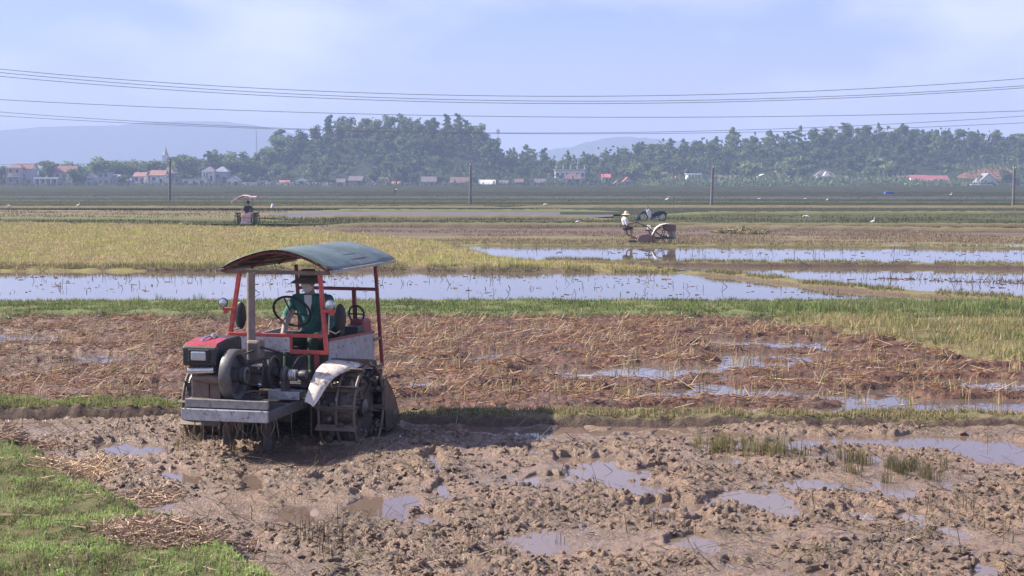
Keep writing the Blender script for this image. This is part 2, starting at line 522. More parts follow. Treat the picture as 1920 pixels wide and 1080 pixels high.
# ------------------------------------------------------------------ grass bank at the road side (lower left)
BX = np.array([-400, 0, 60, 150, 235, 300, 350, 430, 500, 560, 1400]); BY = np.array([700, 805, 838, 905, 945, 962, 985, 1028, 1075, 1130, 1900])
def bank_py(px): return np.interp(px, BX, BY)
def bank_h(x, y):
    px, py = W2P(x, y)
    d = (py - bank_py(px)) + 16 * fbm(x * 2.5, y * 2.5, 3, 31)
    return -0.16 + 0.32 * sstep(-30, 45, d) + 0.03 * fbm(x * 1.3, y * 1.3, 3, 32) + 0.022 * fbm(x * 7, y * 7, 2, 33)
nb, mb_ = 200, 240
ub = np.linspace(-0.52, -0.08, nb); yb = np.linspace(8.6, 18.0, mb_)
X = ub[None, :] * yb[:, None]; Y = np.repeat(yb[:, None], nb, 1)
o = mesh_np('grass_bank', np.stack([X, Y, bank_h(X, Y)], -1).reshape(-1, 3), grid_faces(mb_, nb), field_mat('bank_soil', ((0.10, 0.13, 0.045), (0.13, 0.11, 0.06), (0.18, 0.135, 0.085)), 5.0, bump=0.03), smooth=True)
tag(o, 'low earth bank in front of the mud at the near edge of the field', 'bank', kind='structure')
r = np.random.RandomState(3)
n = 150000
y = 9.2 + 8.2 * r.rand(n); x = -0.50 * y + 0.40 * y * r.rand(n)
px, py = W2P(x, y)
d = py - bank_py(px)
thin = np.exp(-(((px - 330) / 150) ** 2 + ((py - 1035) / 30) ** 2)) + np.exp(-(((px - 170) / 80) ** 2 + ((py - 890) / 26) ** 2)) + np.exp(-(((px - 60) / 90) ** 2 + ((py - 845) / 16) ** 2))
k = (d + 22 * fbm(x * 2.5, y * 2.5, 3, 31) > 22 - 34 * (r.rand(n) < 0.10) * r.rand(n)) & (r.rand(n) > 0.85 * np.clip(thin * 1.3, 0, 1)) & (fbm(x * 3, y * 3, 3, 41) > -0.42 * r.rand(n) - 0.1) & (py > 790)
x, y = x[k], y[k]
tone = fbm(x * 1.8, y * 1.8, 3, 43)[:, None]
c = pick([(0.22, 0.34, 0.085), (0.28, 0.41, 0.11), (0.18, 0.26, 0.075), (0.34, 0.43, 0.16), (0.33, 0.31, 0.16), (0.40, 0.33, 0.2)], len(x), r)
c = np.where((tone < -0.12) & (r.rand(len(x), 1) < 0.45), pick([(0.30, 0.26, 0.14), (0.24, 0.22, 0.11), (0.36, 0.30, 0.18)], len(x), r), c) * (1 + 0.55 * tone)
P = np.stack([x, y, bank_h(x, y) - 0.005], 1)
blades('grass', P, 0.02 + 0.042 * r.rand(len(x)) ** 1.7, 0.006 + 0.007 * r.rand(len(x)), 1.7, c, M_GRASS, True, 'short bright green grass covering the near bank at lower left', 'grass', 1)

r = np.random.RandomState(14); n = 1500        # dead blades and trodden straw in the grass
y = 9.6 + 6.5 * r.rand(n); x = -0.46 * y + 0.34 * y * r.rand(n); px, py = W2P(x, y); k = (py > bank_py(px) + 15) & (fbm(x * 1.5, y * 1.5, 3, 44) > -0.1); x, y = x[k], y[k]; n = len(x)
az = r.rand(n) * 6.283; el = 0.15 * np.abs(r.randn(n)); D = np.stack([np.cos(az) * np.cos(el), np.sin(az) * np.cos(el), np.sin(el)], 1)
o = straws('straw_flecks', np.stack([x, y, bank_h(x, y) + 0.02 + 0.025 * r.rand(n)], 1), D, 0.04 + 0.16 * r.rand(n) ** 2, 0.002 + 0.003 * r.rand(n), pick([(0.55, 0.44, 0.28), (0.42, 0.33, 0.2), (0.30, 0.22, 0.14)], n, r), M_STRAW)
tag(o, 'dead straw flecks lying in the bright grass', 'straw', kind='stuff')
clods('mud_clods', 7000, 8, (10.2, 17.6), 'small lumps of wet mud turned up by the plough', mud_h, M_MUD)

def heap(name, cx, cy, rx, ry, n, hgt, label, seed, cols, L0=0.12, L1=0.4, base=bank_h, wid=0.0042):
    """a heap of cut straw as one mass"""
    r = np.random.RandomState(seed)
    a = r.rand(n) * 6.283; q = np.sqrt(r.rand(n))
    c = G(cx, cy); kx = c[1] / 2800.0
    x = c[0] + np.cos(a) * q * rx * kx
    y = c[1] + np.sin(a) * q * ry * c[1] ** 2 / (2800 * CAM_H)
    top = hgt * (1 - q ** 2)
    z = np.maximum(base(x, y), -0.01) + top * r.rand(n) + 0.008
    az = r.rand(n) * 6.283; el = 0.22 * r.randn(n)
    D = np.stack([np.cos(az) * np.cos(el), np.sin(az) * np.cos(el), np.sin(el)], 1)
    o = straws(name, np.stack([x, y, z], 1), D, L0 + (L1 - L0) * r.rand(n), np.full(n, wid) * (0.6 + 0.9 * r.rand(n)), pick(cols, n, r, 0.2), M_STRAW)
    tag(o, label, 'straw', kind='stuff')
DRY = [(0.62, 0.46, 0.29), (0.50, 0.36, 0.23), (0.40, 0.28, 0.19), (0.72, 0.56, 0.37)]
DULL = [(0.48, 0.34, 0.24), (0.38, 0.27, 0.19), (0.58, 0.43, 0.30), (0.30, 0.21, 0.15)]
heap('straw_heap', 165, 888, 80, 28, 1300, 0.07, 'pale straw heap on the grass edge beside the small puddle', 1, DRY)
heap('straw_heap', 70, 838, 110, 18, 1200, 0.04, 'flat straw litter where the grass bank meets the far mud', 2, DULL)
heap('straw_heap', 335, 1032, 150, 30, 2200, 0.03, 'brown straw mat lying on the grass near the lower edge', 3, DULL, 0.08, 0.28)
heap('straw_heap', 270, 930, 80, 24, 700, 0.03, 'muddy straw strewn where the grass gives way to mud', 4, DULL, 0.08, 0.25)

# straw bits and stems lying about in the mud
r = np.random.RandomState(12); n = 6500
y = 10.2 + 7.4 * r.rand(n); x = (r.rand(n) - 0.5) * 0.8 * y
px, py = W2P(x, y)
k = (fbm(x * 0.8, y * 0.8, 3, 55) > -0.15) & (py < bank_py(px) + 10) & ((mud_h(x, y) > 0.004) | (r.rand(n) < 0.12)); x, y = x[k], y[k]; n = len(x)
el = 0.15 + 0.35 * np.abs(r.randn(n)); az = r.rand(n) * 6.283
L = 0.06 + 0.22 * r.rand(n) ** 2
D = np.stack([np.cos(az) * np.cos(el), np.sin(az) * np.cos(el), np.sin(el)], 1)
P = np.stack([x, y, np.maximum(mud_h(x, y), -0.004) + 0.01 + D[:, 2] * L * 0.4], 1)
o = straws('straw_litter', P, D, L, 0.0018 + 0.003 * r.rand(n) ** 2, pick([(0.10, 0.075, 0.05), (0.16, 0.12, 0.075), (0.13, 0.12, 0.05), (0.42, 0.33, 0.2), (0.22, 0.16, 0.10), (0.2, 0.19, 0.08)], n, r, 0.2), M_STRAW)
tag(o, 'broken straw and roots sticking out of the churned mud', 'straw', kind='stuff')
def tufts(name, spots, label, seed, cols, hmin, hmax, wid=0.006, per=26, base=mud_h, spread=1.0, cat='stubble'):
    r = np.random.RandomState(seed); P = []; 
    for (a, b, sx, sy, m) in spots:
        c = G(a, b); kx = c[1] / 2800.0; ky = c[1] ** 2 / (2800 * CAM_H)
        cx = c[0] + r.randn(m) * sx * kx * 0.6; cyy = c[1] + r.randn(m) * sy * ky * 0.6
        for q in range(m):
            P.append(np.stack([cx[q] + 0.03 * spread * r.randn(per), cyy[q] + 0.03 * spread * r.randn(per)], 1))
    P = np.concatenate(P, 0); n = len(P)
    P = np.column_stack([P, np.maximum(base(P[:, 0], P[:, 1]), -0.02) - 0.01])
    o = blades(name, P, hmin + (hmax - hmin) * r.rand(n), wid * (0.6 + 0.8 * r.rand(n)), 0.45, pick(cols, n, r, 0.2), M_GRASS, True, label, cat, seed)
GREENST = [(0.20, 0.19, 0.07), (0.26, 0.24, 0.09), (0.16, 0.13, 0.07), (0.14, 0.15, 0.05), (0.33, 0.29, 0.14)]
tufts('rice_stubble', [(1340, 845, 30, 10, 9), (1425, 850, 60, 12, 14), (1490, 855, 30, 8, 5)], 'yellow green rice stubble clumps left standing beyond the big puddle', 21, GREENST, 0.08, 0.20)
tufts('rice_stubble', [(1640, 880, 70, 16, 20), (1700, 890, 50, 12, 10), (1590, 870, 30, 8, 4)], 'dull olive stubble clumps in the mud at middle right', 22, [(0.17, 0.155, 0.075), (0.13, 0.11, 0.065), (0.22, 0.19, 0.09)], 0.07, 0.18)
tufts('rice_stubble', [(600, 1015, 26, 20, 5), (640, 1030, 20, 14, 3), (560, 1020, 14, 10, 2)], 'dark upright rotted stems in the mud near the lower edge', 23, [(0.085, 0.065, 0.045), (0.12, 0.09, 0.06), (0.06, 0.05, 0.035)], 0.10, 0.24, 0.005, 10)
tufts('rice_stubble', [(395, 830, 60, 12, 9), (340, 850, 40, 12, 5), (470, 845, 40, 8, 4), (370, 820, 10, 6, 3)], 'pale stubble tufts in the mud in front of the tractor', 24, [(0.30, 0.23, 0.13), (0.20, 0.16, 0.09), (0.38, 0.30, 0.18)], 0.06, 0.2, 0.005, 12)
tufts('rice_stubble', [(1880, 1000, 50, 20, 5), (1800, 960, 40, 14, 4), (980, 1010, 80, 30, 5), (1220, 1000, 60, 20, 4), (1060, 960, 40, 20, 2), (150, 790, 140, 10, 12), (1800, 900, 60, 12, 7)], 'scattered drab stubble poking from the churned mud', 25, [(0.15, 0.12, 0.07), (0.11, 0.085, 0.055), (0.20, 0.17, 0.09)], 0.05, 0.16, 0.005, 9)

# ------------------------------------------------------------------ bunds (low earth dykes between the plots)
def bund_mat(name, grass, earth, gscale=3.0):
    t = NT(name); p = t.pos()
    n1 = t.noise(p, gscale, 5, 0.65); n2 = t.noise(p, gscale * 6, 5, 0.7)
    gcol = t.mix(t.rng(n1, 0.35, 0.65), grass[0], grass[1]); ecol = t.mix(t.rng(n2, 0.35, 0.65), earth[0], earth[1])
    ge = t.new("ShaderNodeNewGeometry"); sep = t.new("ShaderNodeSeparateXYZ"); t.l.new(ge.outputs['Normal'], sep.inputs[0])
    f = t.math('ADD', sep.outputs[2], t.math('MULTIPLY', t.math('SUBTRACT', n2, 0.5), 0.45))
    col = t.mix(t.rng(f, 0.80, 0.93), ecol, gcol)
    t.l.new(col, t.b.inputs['Base Color']); t.b.inputs['Roughness'].default_value = 0.8
    t.b.inputs['Specular IOR Level'].default_value = 0.1
    t.bump(n2, 0.9, 0.03)
    return t.m
def bund(name, path, width, height, mat, label, step=0.12, across=14, seed=0, z0=-0.1, rough=1.0, flat=0.55, curve=None):
    """path: picture positions of the centre line; returns a sampler for scattering"""
    C = np.array([G(a, b)[:2] for a, b in path]) if curve is None else np.array(curve)
    sg = np.concatenate([[0], np.cumsum(np.linalg.norm(np.diff(C, axis=0), axis=1))])
    n = max(8, int(sg[-1] / step)); t = np.linspace(0, sg[-1], n)
    cx = np.interp(t, sg, C[:, 0]); cyy = np.interp(t, sg, C[:, 1])
    W = np.interp(t, sg, width) if hasattr(width, '__len__') else np.full(n, width)
    Hh = (np.interp(t, sg, height) if hasattr(height, '__len__') else np.full(n, height)) * (0.05 + 0.95 * sstep(0, 3.0 * W, np.minimum(t, sg[-1] - t)))
    dx = np.gradient(cx); dy = np.gradient(cyy); q = np.hypot(dx, dy); nx, ny = -dy / q, dx / q
    s = np.linspace(-1, 1, across)
    wob = 0.16 * rough * fbm(t * 0.9 / max(0.3, width if not hasattr(width, '__len__') else 1.0), t * 0 + seed, 4, seed)
    off = (s[None, :] * 0.5 * W[:, None]) + wob[:, None] * W[:, None] * 0.5 * np.sign(s)[None, :] * np.abs(s)[None, :]
    Xb = cx[:, None] + nx[:, None] * off; Yb = cyy[:, None] + ny[:, None] * off
    prof = 1 - sstep(flat, 1.0, np.abs(s))[None, :]
    Zb = z0 + (Hh[:, None] - z0) * prof + rough * Hh[:, None] * (0.16 * fbm(Xb * 1.7, Yb * 1.7, 3, seed + 1) + 0.13 * fbm(Xb * 8, Yb * 8, 3, seed + 2)) * (0.3 + prof)
    V = np.stack([Xb, Yb, Zb], -1)
    o = mesh_np(name, V.reshape(-1, 3), grid_faces(n, across), mat, smooth=True)
    tag(o, label, 'dyke', kind='structure')
    def sample(m, r, lo=-0.75, hi=0.75):
        i = r.rand(m) * (n - 1.001); jj = ((lo + (hi - lo) * r.rand(m)) + 1) / 2 * (across - 1.001)
        i0 = i.astype(int); j0 = jj.astype(int); fi = (i - i0)[:, None]; fj = (jj - j0)[:, None]
        return (V[i0, j0] * (1 - fi) * (1 - fj) + V[i0 + 1, j0] * fi * (1 - fj) + V[i0, j0 + 1] * (1 - fi) * fj + V[i0 + 1, j0 + 1] * fi * fj)
    return sample
EARTH = ((0.085, 0.062, 0.05), (0.15, 0.108, 0.082))
M_BUND = bund_mat('dyke_turf', ((0.15, 0.145, 0.07), (0.19, 0.15, 0.09)), EARTH)
M_BUNDG = bund_mat('dyke_green_turf', ((0.13, 0.165, 0.06), (0.17, 0.17, 0.08)), EARTH)
M_BUNDT = bund_mat('dyke_tan_turf', ((0.20, 0.17, 0.085), (0.16, 0.16, 0.065)), EARTH)
smp = bund('field_dyke', [(-420, 778), (-100, 778), (310, 782), (740, 789), (1300, 792), (1920, 796), (2350, 800)], [0.95, 0.95, 0.9, 0.95, 1.0, 1.0, 1.0], [0.17, 0.17, 0.16, 0.10, 0.12, 0.10, 0.10], M_BUND, 'low ragged grassy dyke right behind the tractor', 0.03, 24, 3, -0.1, 1.3, 0.42)
r = np.random.RandomState(31); n = 30000
P = smp(n, r, -0.5, 0.75); left = P[:, 0] < -3.2
m = (fbm(P[:, 0] * 2.2, P[:, 1] * 2.2, 3, 77) > -0.3 - 0.45 * left) 
P = P[m]; left = left[m]; n = len(P)
c = np.where(left[:, None], pick([(0.22, 0.29, 0.085), (0.28, 0.33, 0.11), (0.2, 0.22, 0.08), (0.34, 0.3, 0.15)], n, r), pick([(0.24, 0.23, 0.095), (0.34, 0.28, 0.15), (0.19, 0.18, 0.08), (0.42, 0.33, 0.2)], n, r))
blades('dyke_grass', P, 0.02 + 0.07 * r.rand(n) ** 2.2, 0.008 + 0.006 * r.rand(n), 1.8, c, M_GRASS, True, 'sparse grass on the low dyke behind the tractor', 'grass', 4)

# ------------------------------------------------------------------ red brown field of rotted straw
def red_pud(x, y):
    return fbm(x * 0.30 + 0.22 * y, y * 0.95 - 0.05 * x, 3, 61) + 0.22 * sstep(0, 6, x) + 0.16 * (1 - sstep(19.5, 25, y)) * sstep(-2, 4, x) - 0.10 * sstep(23, 29, y) - 0.03
def red_h(x, y):
    m = sstep(-0.02, 0.14, red_pud(x, y))
    fur = 0.045 * pnoise(x * 0.55 + 0.3 * y, y * 2.4, 62)
    h = 0.045 + 0.7 * fur + 0.045 * billow(x * 3.0, y * 4.0, 63) + 0.05 * billow(x * 8, y * 9, 64) + 0.03 * billow(x * 18, y * 18, 65)
    return h * (1 - 0.9 * m) - 0.012 * m
NC, NRW = 560, 300
uu = np.linspace(-0.44, 0.46, NC); yy = 18.0 * (32.2 / 18.0) ** np.linspace(0, 1, NRW)
X = uu[None, :] * yy[:, None]; Y = np.repeat(yy[:, None], NC, 1)
def redmat():
    t = NT('rotted_straw_soil'); p = t.pos()
    a = t.noise(p, 0.9, 4, 0.6); b = t.noise(t.mapping(p, (1, 1.3, 1)), 8.0, 6, 0.7); c = t.noise(t.mapping(p, (0.6, 2.5, 1)), 22.0, 4, 0.7)
    col = t.mix(t.rng(a, 0.36, 0.64), (0.185, 0.080, 0.045), (0.125, 0.066, 0.042))
    col = t.mix(t.rng(b, 0.46, 0.64), col, (0.05, 0.03, 0.025))
    col = t.mix(t.rng(c, 0.56, 0.70), col, (0.27, 0.135, 0.075))
    t.l.new(col, t.b.inputs['Base Color']); t.l.new(t.rng(b, 0.35, 0.65, 0.42, 0.7), t.b.inputs['Roughness'])
    t.bump(t.math('ADD', b, c), 0.9, 0.03)
    return t.m
o = mesh_np('straw_field', np.stack([X, Y, red_h(X, Y)], -1).reshape(-1, 3), grid_faces(NRW, NC), redmat(), smooth=True)
tag(o, 'red brown field of flattened rotting straw behind the tractor', 'field', kind='structure')
w = MB(); w.add([(-16, 17.9, 0.018), (16, 17.9, 0.018), (16, 32.4, 0.018), (-16, 32.4, 0.018)], [(0, 1, 2, 3)])
tag(w.build('puddle_water', M_WATER), 'thin water lying in the red brown straw field', 'water', kind='structure')
r = np.random.RandomState(51); n = 54000
y = 18.6 + 12.2 * r.rand(n) ** 0.9; x = (r.rand(n) - 0.5) * 0.86 * y
dens = fbm(x * 0.9, y * 1.6, 3, 66); k = (dens > -0.35 + 0.3 * r.rand(n) - 0.1) & ((sstep(0.04, 0.2, red_pud(x, y)) < 0.5) | (r.rand(n) < 0.06)); x, y = x[k], y[k]; n = len(x)
up = r.rand(n) < 0.10
el = np.where(up, 0.6 + 0.6 * r.rand(n), 0.18 * np.abs(r.randn(n))); az = np.where(r.rand(n) < 0.5, r.randn(n) * 0.5 + 0.2, r.rand(n) * 6.283)
L = np.where(up, 0.06 + 0.16 * r.rand(n), 0.05 + 0.36 * r.rand(n) ** 3)
D = np.stack([np.cos(az) * np.cos(el), np.sin(az) * np.cos(el), np.sin(el)], 1)
P = np.stack([x, y, np.maximum(red_h(x, y), 0.018) + 0.012 + D[:, 2] * L * 0.45], 1)
bright = (r.rand(n) < np.where(up, 0.9, 0.27))[:, None]
c = np.where(bright, pick([(0.50, 0.37, 0.22), (0.62, 0.49, 0.33), (0.40, 0.28, 0.16)], n, r), pick([(0.26, 0.12, 0.06), (0.17, 0.08, 0.045), (0.36, 0.19, 0.095), (0.10, 0.055, 0.038), (0.26, 0.16, 0.085)], n, r))
o = straws('loose_straw', P, D, L, np.where(bright[:, 0], 0.0028 + 0.0048 * r.rand(n) ** 2, 0.003 + 0.004 * r.rand(n)), c, M_STRAW)
tag(o, 'loose rotting straw strewn over the red brown field', 'straw', kind='stuff')
r = np.random.RandomState(52); n = 700      # stubs of rice still standing
y = 18.9 + 11.5 * r.rand(n); x = (r.rand(n) - 0.5) * 0.82 * y; per = 9
x = np.repeat(x, per) + 0.05 * r.randn(n * per); y = np.repeat(y, per) + 0.05 * r.randn(n * per)
P = np.stack([x, y, np.maximum(red_h(x, y), 0.0)], 1)
blades('rice_stubble', P, 0.06 + 0.17 * r.rand(len(x)), 0.008 + 0.006 * r.rand(len(x)), 0.8, pick([(0.46, 0.35, 0.20), (0.36, 0.28, 0.14), (0.30, 0.27, 0.11), (0.55, 0.43, 0.27)], len(x), r), M_STRAW, True, 'pale cut rice stubs standing in the red brown field', 'stubble', 6)

# ------------------------------------------------------------------ broad green dyke and yellow patch to the right
bx = lambda p, Y: (p - 960) / 2800.0 * Y
sm2 = bund('field_dyke', None, [4.0, 4.0, 4.0, 4.0, 4.4, 4.6, 4.6], [0.17, 0.17, 0.17, 0.17, 0.18, 0.19, 0.19], M_BUNDG, 'broad green grassy dyke between straw field and water', 0.10, 30, 13, -0.12, 0.8, 0.72,
           curve=[(-20, 32.1), (-11, 32.1), (-2, 32.1), (4.5, 32.1), (8, 31.9), (12, 31.7), (22, 31.2)])
r = np.random.RandomState(33); n = 95000
P = sm2(n, r, -0.86, 0.9)
P = P[fbm(P[:, 0] * 1.1, P[:, 1] * 1.4, 3, 78) > -0.33 + 0.1 * r.randn(n)]; n = len(P)
tone = fbm(P[:, 0] * 0.6, P[:, 1] * 0.9, 3, 79)[:, None]
c = pick([(0.14, 0.21, 0.06), (0.18, 0.25, 0.075), (0.22, 0.25, 0.10), (0.12, 0.17, 0.05), (0.27, 0.26, 0.13)], n, r) * (1 + 0.5 * tone)
c = np.where((tone > 0.25) & (r.rand(n, 1) < 0.5), pick([(0.28, 0.25, 0.13), (0.24, 0.20, 0.11)], n, r), c)
tall = sstep(4.0, 6.5, P[:, 0]) * (P[:, 1] < 31.5)
blades('dyke_grass', P, (0.03 + 0.08 * r.rand(n) ** 1.5) * (1 + 1.3 * tall), 0.013 + 0.010 * r.rand(n), 0.6, c, M_GRASS, False, 'thick green grass on the broad dyke beyond the straw field', 'grass', 7)
tufts('grass_tuft', [(380, 578, 14, 2, 3), (290, 578, 12, 2, 2), (250, 582, 14, 2, 2), (1310, 590, 60, 4, 6), (1500, 596, 80, 4, 8), (1880, 590, 50, 5, 6), (1100, 588, 40, 4, 3), (850, 586, 60, 4, 3)], 'taller weeds rising from the broad green dyke', 34, [(0.14, 0.22, 0.06), (0.20, 0.27, 0.08)], 0.08, 0.24, 0.014, 12, base=lambda x, y: np.full(len(x), 0.15), spread=2.0, cat='weeds')
g_ = np.array([G(a, b, 0.1)[:2] for a, b in [(1440, 597), (1560, 614), (1680, 634), (1790, 652), (1920, 678), (2250, 730), (2250, 590), (1700, 592)]])
def patch_h(x, y): return 0.12 + 0.04 * fbm(x * 1.5, y * 1.5, 3, 80)
r = np.random.RandomState(35)
ng = 70
gx = np.linspace(g_[:, 0].min(), g_[:, 0].max(), ng); gy = np.linspace(g_[:, 1].min(), g_[:, 1].max(), ng)
GX, GY = np.meshgrid(gx, gy); ins = in_poly(GX.ravel(), GY.ravel(), g_).reshape(GX.shape)
GZ = np.where(ins, patch_h(GX, GY), -0.12)
o = mesh_np('stubble_patch', np.stack([GX, GY, GZ], -1).reshape(-1, 3), grid_faces(ng, ng), field_mat('stubble_patch_soil', ((0.17, 0.15, 0.07), (0.13, 0.12, 0.055), (0.11, 0.08, 0.06)), 1.5), smooth=True)
tag(o, 'small plot of unploughed yellow stubble at the right edge', 'field', kind='structure')
n = 26000
x, y = scatter_poly(g_, n, r); k = fbm(x * 0.9, y * 1.3, 3, 86) > -0.22 + 0.1 * r.randn(len(x)); x, y = x[k], y[k]; n = len(x)
tn = fbm(x * 0.8, y * 0.8, 3, 81)[:, None]
c = np.where(tn + 0.3 * r.randn(n, 1) > 0.0, pick([(0.42, 0.36, 0.16), (0.36, 0.33, 0.12), (0.48, 0.39, 0.23)], n, r), pick([(0.25, 0.26, 0.095), (0.17, 0.21, 0.07), (0.30, 0.25, 0.13)], n, r))
blades('rice_stubble', np.stack([x, y, patch_h(x, y) - 0.01], 1), 0.05 + 0.13 * r.rand(n), 0.012 + 0.009 * r.rand(n), 0.55, c, M_GRASS, False, 'yellow green stubble standing on the small plot at right edge', 'stubble', 8)

# ------------------------------------------------------------------ flooded paddies
def sheet(name, pts, z, mat, label, cat, px=True):
    P = [tuple(G(a, b, z)) for a, b in pts] if px else [(a, b, z) for a, b in pts]
    m = MB(); m.add(P, [tuple(range(len(P)))])
    o = m.build(name, mat); tag(o, label, cat, kind='structure'); return o
sheet('paddy_water', [(-700, 520), (-100, 507), (1000, 507), (1300, 511), (1450, 529), (1700, 551), (2000, 566), (2500, 590), (2500, 640), (-1000, 640)], 0.012, M_WATER, 'long flooded paddy reflecting the sky behind the green dyke', 'water')
sheet('paddy_water', [(1180, 494), (2250, 497), (2400, 575), (2000, 566), (1700, 550), (1450, 527), (1290, 508)], 0.016, M_WATER, 'flooded paddy between the dark ridge and the slanting dyke', 'water')
sheet('paddy_water', [(830, 459), (2150, 459), (2250, 500), (1160, 496), (960, 486), (885, 472)], 0.02, M_WATER, 'narrow flooded paddy below the walking tractor', 'water')
s3 = bund('field_dyke', [(1200, 511), (1290, 512), (1400, 521), (1560, 541), (1700, 553), (1800, 560), (1920, 567), (2150, 580), (2400, 590)], 1.1, 0.11, M_BUNDT, 'slanting tan dyke running between the two flooded paddies', 0.12, 14, 17, -0.1, 1.0, 0.4)
s4 = bund('field_dyke', [(960, 488), (1160, 496), (1400, 499), (1700, 501), (1920, 504), (2300, 508)], [0.7, 1.0, 1.1, 1.1, 1.2, 1.2], [0.1, 0.13, 0.15, 0.15, 0.16, 0.16], M_BUNDT, 'steep dark earth ridge with grassy top between flooded paddies', 0.16, 14, 19, -0.1, 1.0, 0.45)
s5 = bund('field_dyke', [(800, 458), (960, 462), (1300, 463), (1600, 464), (1920, 467), (2200, 469)], 1.3, 0.10, M_BUNDT, 'thin tan dyke in front of the walking tractor', 0.2, 12, 23, -0.1, 1.1, 0.4)
s6 = bund('field_dyke', [(-500, 508), (-100, 507), (420, 507), (740, 507), (1000, 508.5), (1220, 510)], 1.5, 0.12, bund_mat('crumbling_earth', ((0.13, 0.10, 0.065), (0.17, 0.14, 0.085)), EARTH), 'crumbling brown edge of the yellow stubble field above the water', 0.15, 14, 29, -0.1, 1.2, 0.45)
r = np.random.RandomState(37)
for s_, n, seed, lab, hh in ((s3, 7000, 1, 'dry grass on the slanting dyke', 0.16), (s4, 7000, 2, 'grass fringe on top of the dark earth ridge', 0.16), (s5, 6000, 3, 'dry grass on the thin tan dyke', 0.18), (s6, 16000, 4, 'ragged stubble along the edge of the yellow field', 0.2)):
    P = s_(n, r, -0.55 if seed != 4 else -0.8, 0.7 if seed != 4 else 0.95)
    P = P[fbm(P[:, 0] * 0.9, P[:, 1] * 0.9, 3, 90 + seed) > -0.2]; n = len(P)
    blades('dyke_grass', P, hh * (0.35 + 0.65 * r.rand(n)), 0.018 + 0.012 * r.rand(n), 0.6, pick([(0.19, 0.20, 0.08), (0.27, 0.23, 0.12), (0.16, 0.18, 0.06), (0.36, 0.29, 0.17)], n, r), M_GRASS, False, lab, 'grass', 40 + seed)
# stems and clods showing above the water of the paddies
r = np.random.RandomState(39)
def debris(name, poly, n, label, z, size):
    g2 = GP(poly); x, y = scatter_poly(g2, n, r); n = len(x)
    k = fbm(x * 0.35, y * 0.9, 3, 95) > -0.05 + 0.15 * r.randn(n); x, y = x[k], y[k]; n = len(x)
    lump = r.rand(n) < 0.45
    D = np.where(lump[:, None], np.stack([np.cos(r.randn(n) * 0.5), 0.4 * r.randn(n), 0.05 * r.randn(n)], 1), np.stack([0.4 * r.randn(n), 0.4 * r.randn(n), np.ones(n)], 1))
    D /= np.linalg.norm(D, axis=1)[:, None]
    L = np.where(lump, size * (0.3 + 1.0 * r.rand(n) ** 2), size * (0.3 + 1.3 * r.rand(n) ** 2)); w = np.where(lump, 0.010 + 0.016 * r.rand(n), 0.005 + 0.006 * r.rand(n))
    o = straws(name, np.stack([x, y, z + np.where(lump, 0.0, L * 0.35)], 1), D, L, w, pick([(0.11, 0.075, 0.055), (0.17, 0.11, 0.08), (0.09, 0.065, 0.05), (0.2, 0.16, 0.09)], n, r), M_STRAW)
    tag(o, label, 'straw', kind='stuff')
debris('floating_straw', [(-150, 516), (1300, 519), (1700, 562), (-150, 552)], 900, 'dark straw bits poking from the long flooded paddy', 0.012, 0.14)
debris('floating_straw', [(1300, 504), (2000, 510), (2000, 552), (1750, 546)], 240, 'straw and stems in the flooded paddy at right', 0.016, 0.16)
debris('floating_straw', [(1480, 520), (1920, 526), (1920, 534), (1600, 528)], 420, 'line of reddish straw floating in the flooded paddy at right', 0.016, 0.16)
debris('floating_straw', [(900, 465), (2000, 468), (2000, 492), (1160, 489)], 460, 'stems dotting the narrow far paddy', 0.02, 0.2)

# ------------------------------------------------------------------ yellow stubble field (middle left)
ST1 = [(-600, 508), (-150, 505), (420, 504), (740, 504), (1000, 505), (1240, 506), (1270, 505), (1160, 495), (960, 486), (885, 470), (840, 458), (700, 440), (540, 428), (300, 421), (0, 417), (-600, 412)]
r = np.random.RandomState(41); g2 = GP(ST1, 0.08)
def st_h(x, y): return 0.085 + 0.05 * fbm(x * 0.35, y * 0.35, 3, 84) + 0.06 * fbm(x * 1.3, y * 1.3, 2, 85)
gx = np.linspace(-32, g2[:, 0].max(), 130); gy = np.linspace(g2[:, 1].min(), g2[:, 1].max(), 170)
GX, GY = np.meshgrid(gx, gy); ins = in_poly(GX.ravel(), GY.ravel(), g2).reshape(GX.shape)
o = mesh_np('stubble_field', np.stack([GX, GY, np.where(ins, st_h(GX, GY), -0.12)], -1).reshape(-1, 3), grid_faces(170, 130), field_mat('yellow_stubble_soil', ((0.26, 0.22, 0.10), (0.21, 0.19, 0.08), (0.15, 0.12, 0.075)), 0.35, (0.6, 1, 1), bump=0.05), smooth=True)
tag(o, 'wide yellow green rice stubble field at middle left', 'field', kind='structure')
n = 250000
x, y = scatter_poly(g2, n, r); k = (np.abs(x) < 0.42 * y) & (r.rand(len(x)) < np.clip(58.0 / y, 0.25, 1) ** 1.5); x, y = x[k], y[k]; n = len(x)
tn = fbm(x * 0.16, y * 0.28, 4, 82)[:, None]; tn2 = fbm(x * 0.9, y * 1.1, 3, 83)[:, None]
c = np.where(tn + 0.15 * r.randn(n, 1) > 0.0, pick([(0.40, 0.37, 0.13), (0.36, 0.35, 0.11), (0.44, 0.39, 0.17), (0.30, 0.31, 0.09)], n, r), pick([(0.44, 0.34, 0.19), (0.36, 0.28, 0.15), (0.30, 0.27, 0.10), (0.48, 0.38, 0.22)], n, r)) * (1 + 0.45 * tn2)
k = (tn2[:, 0] > -0.42 + 0.1 * r.randn(n))
hh = (0.05 + 0.12 * r.rand(n) ** 1.4) * (1 + 0.8 * tn2[:, 0])
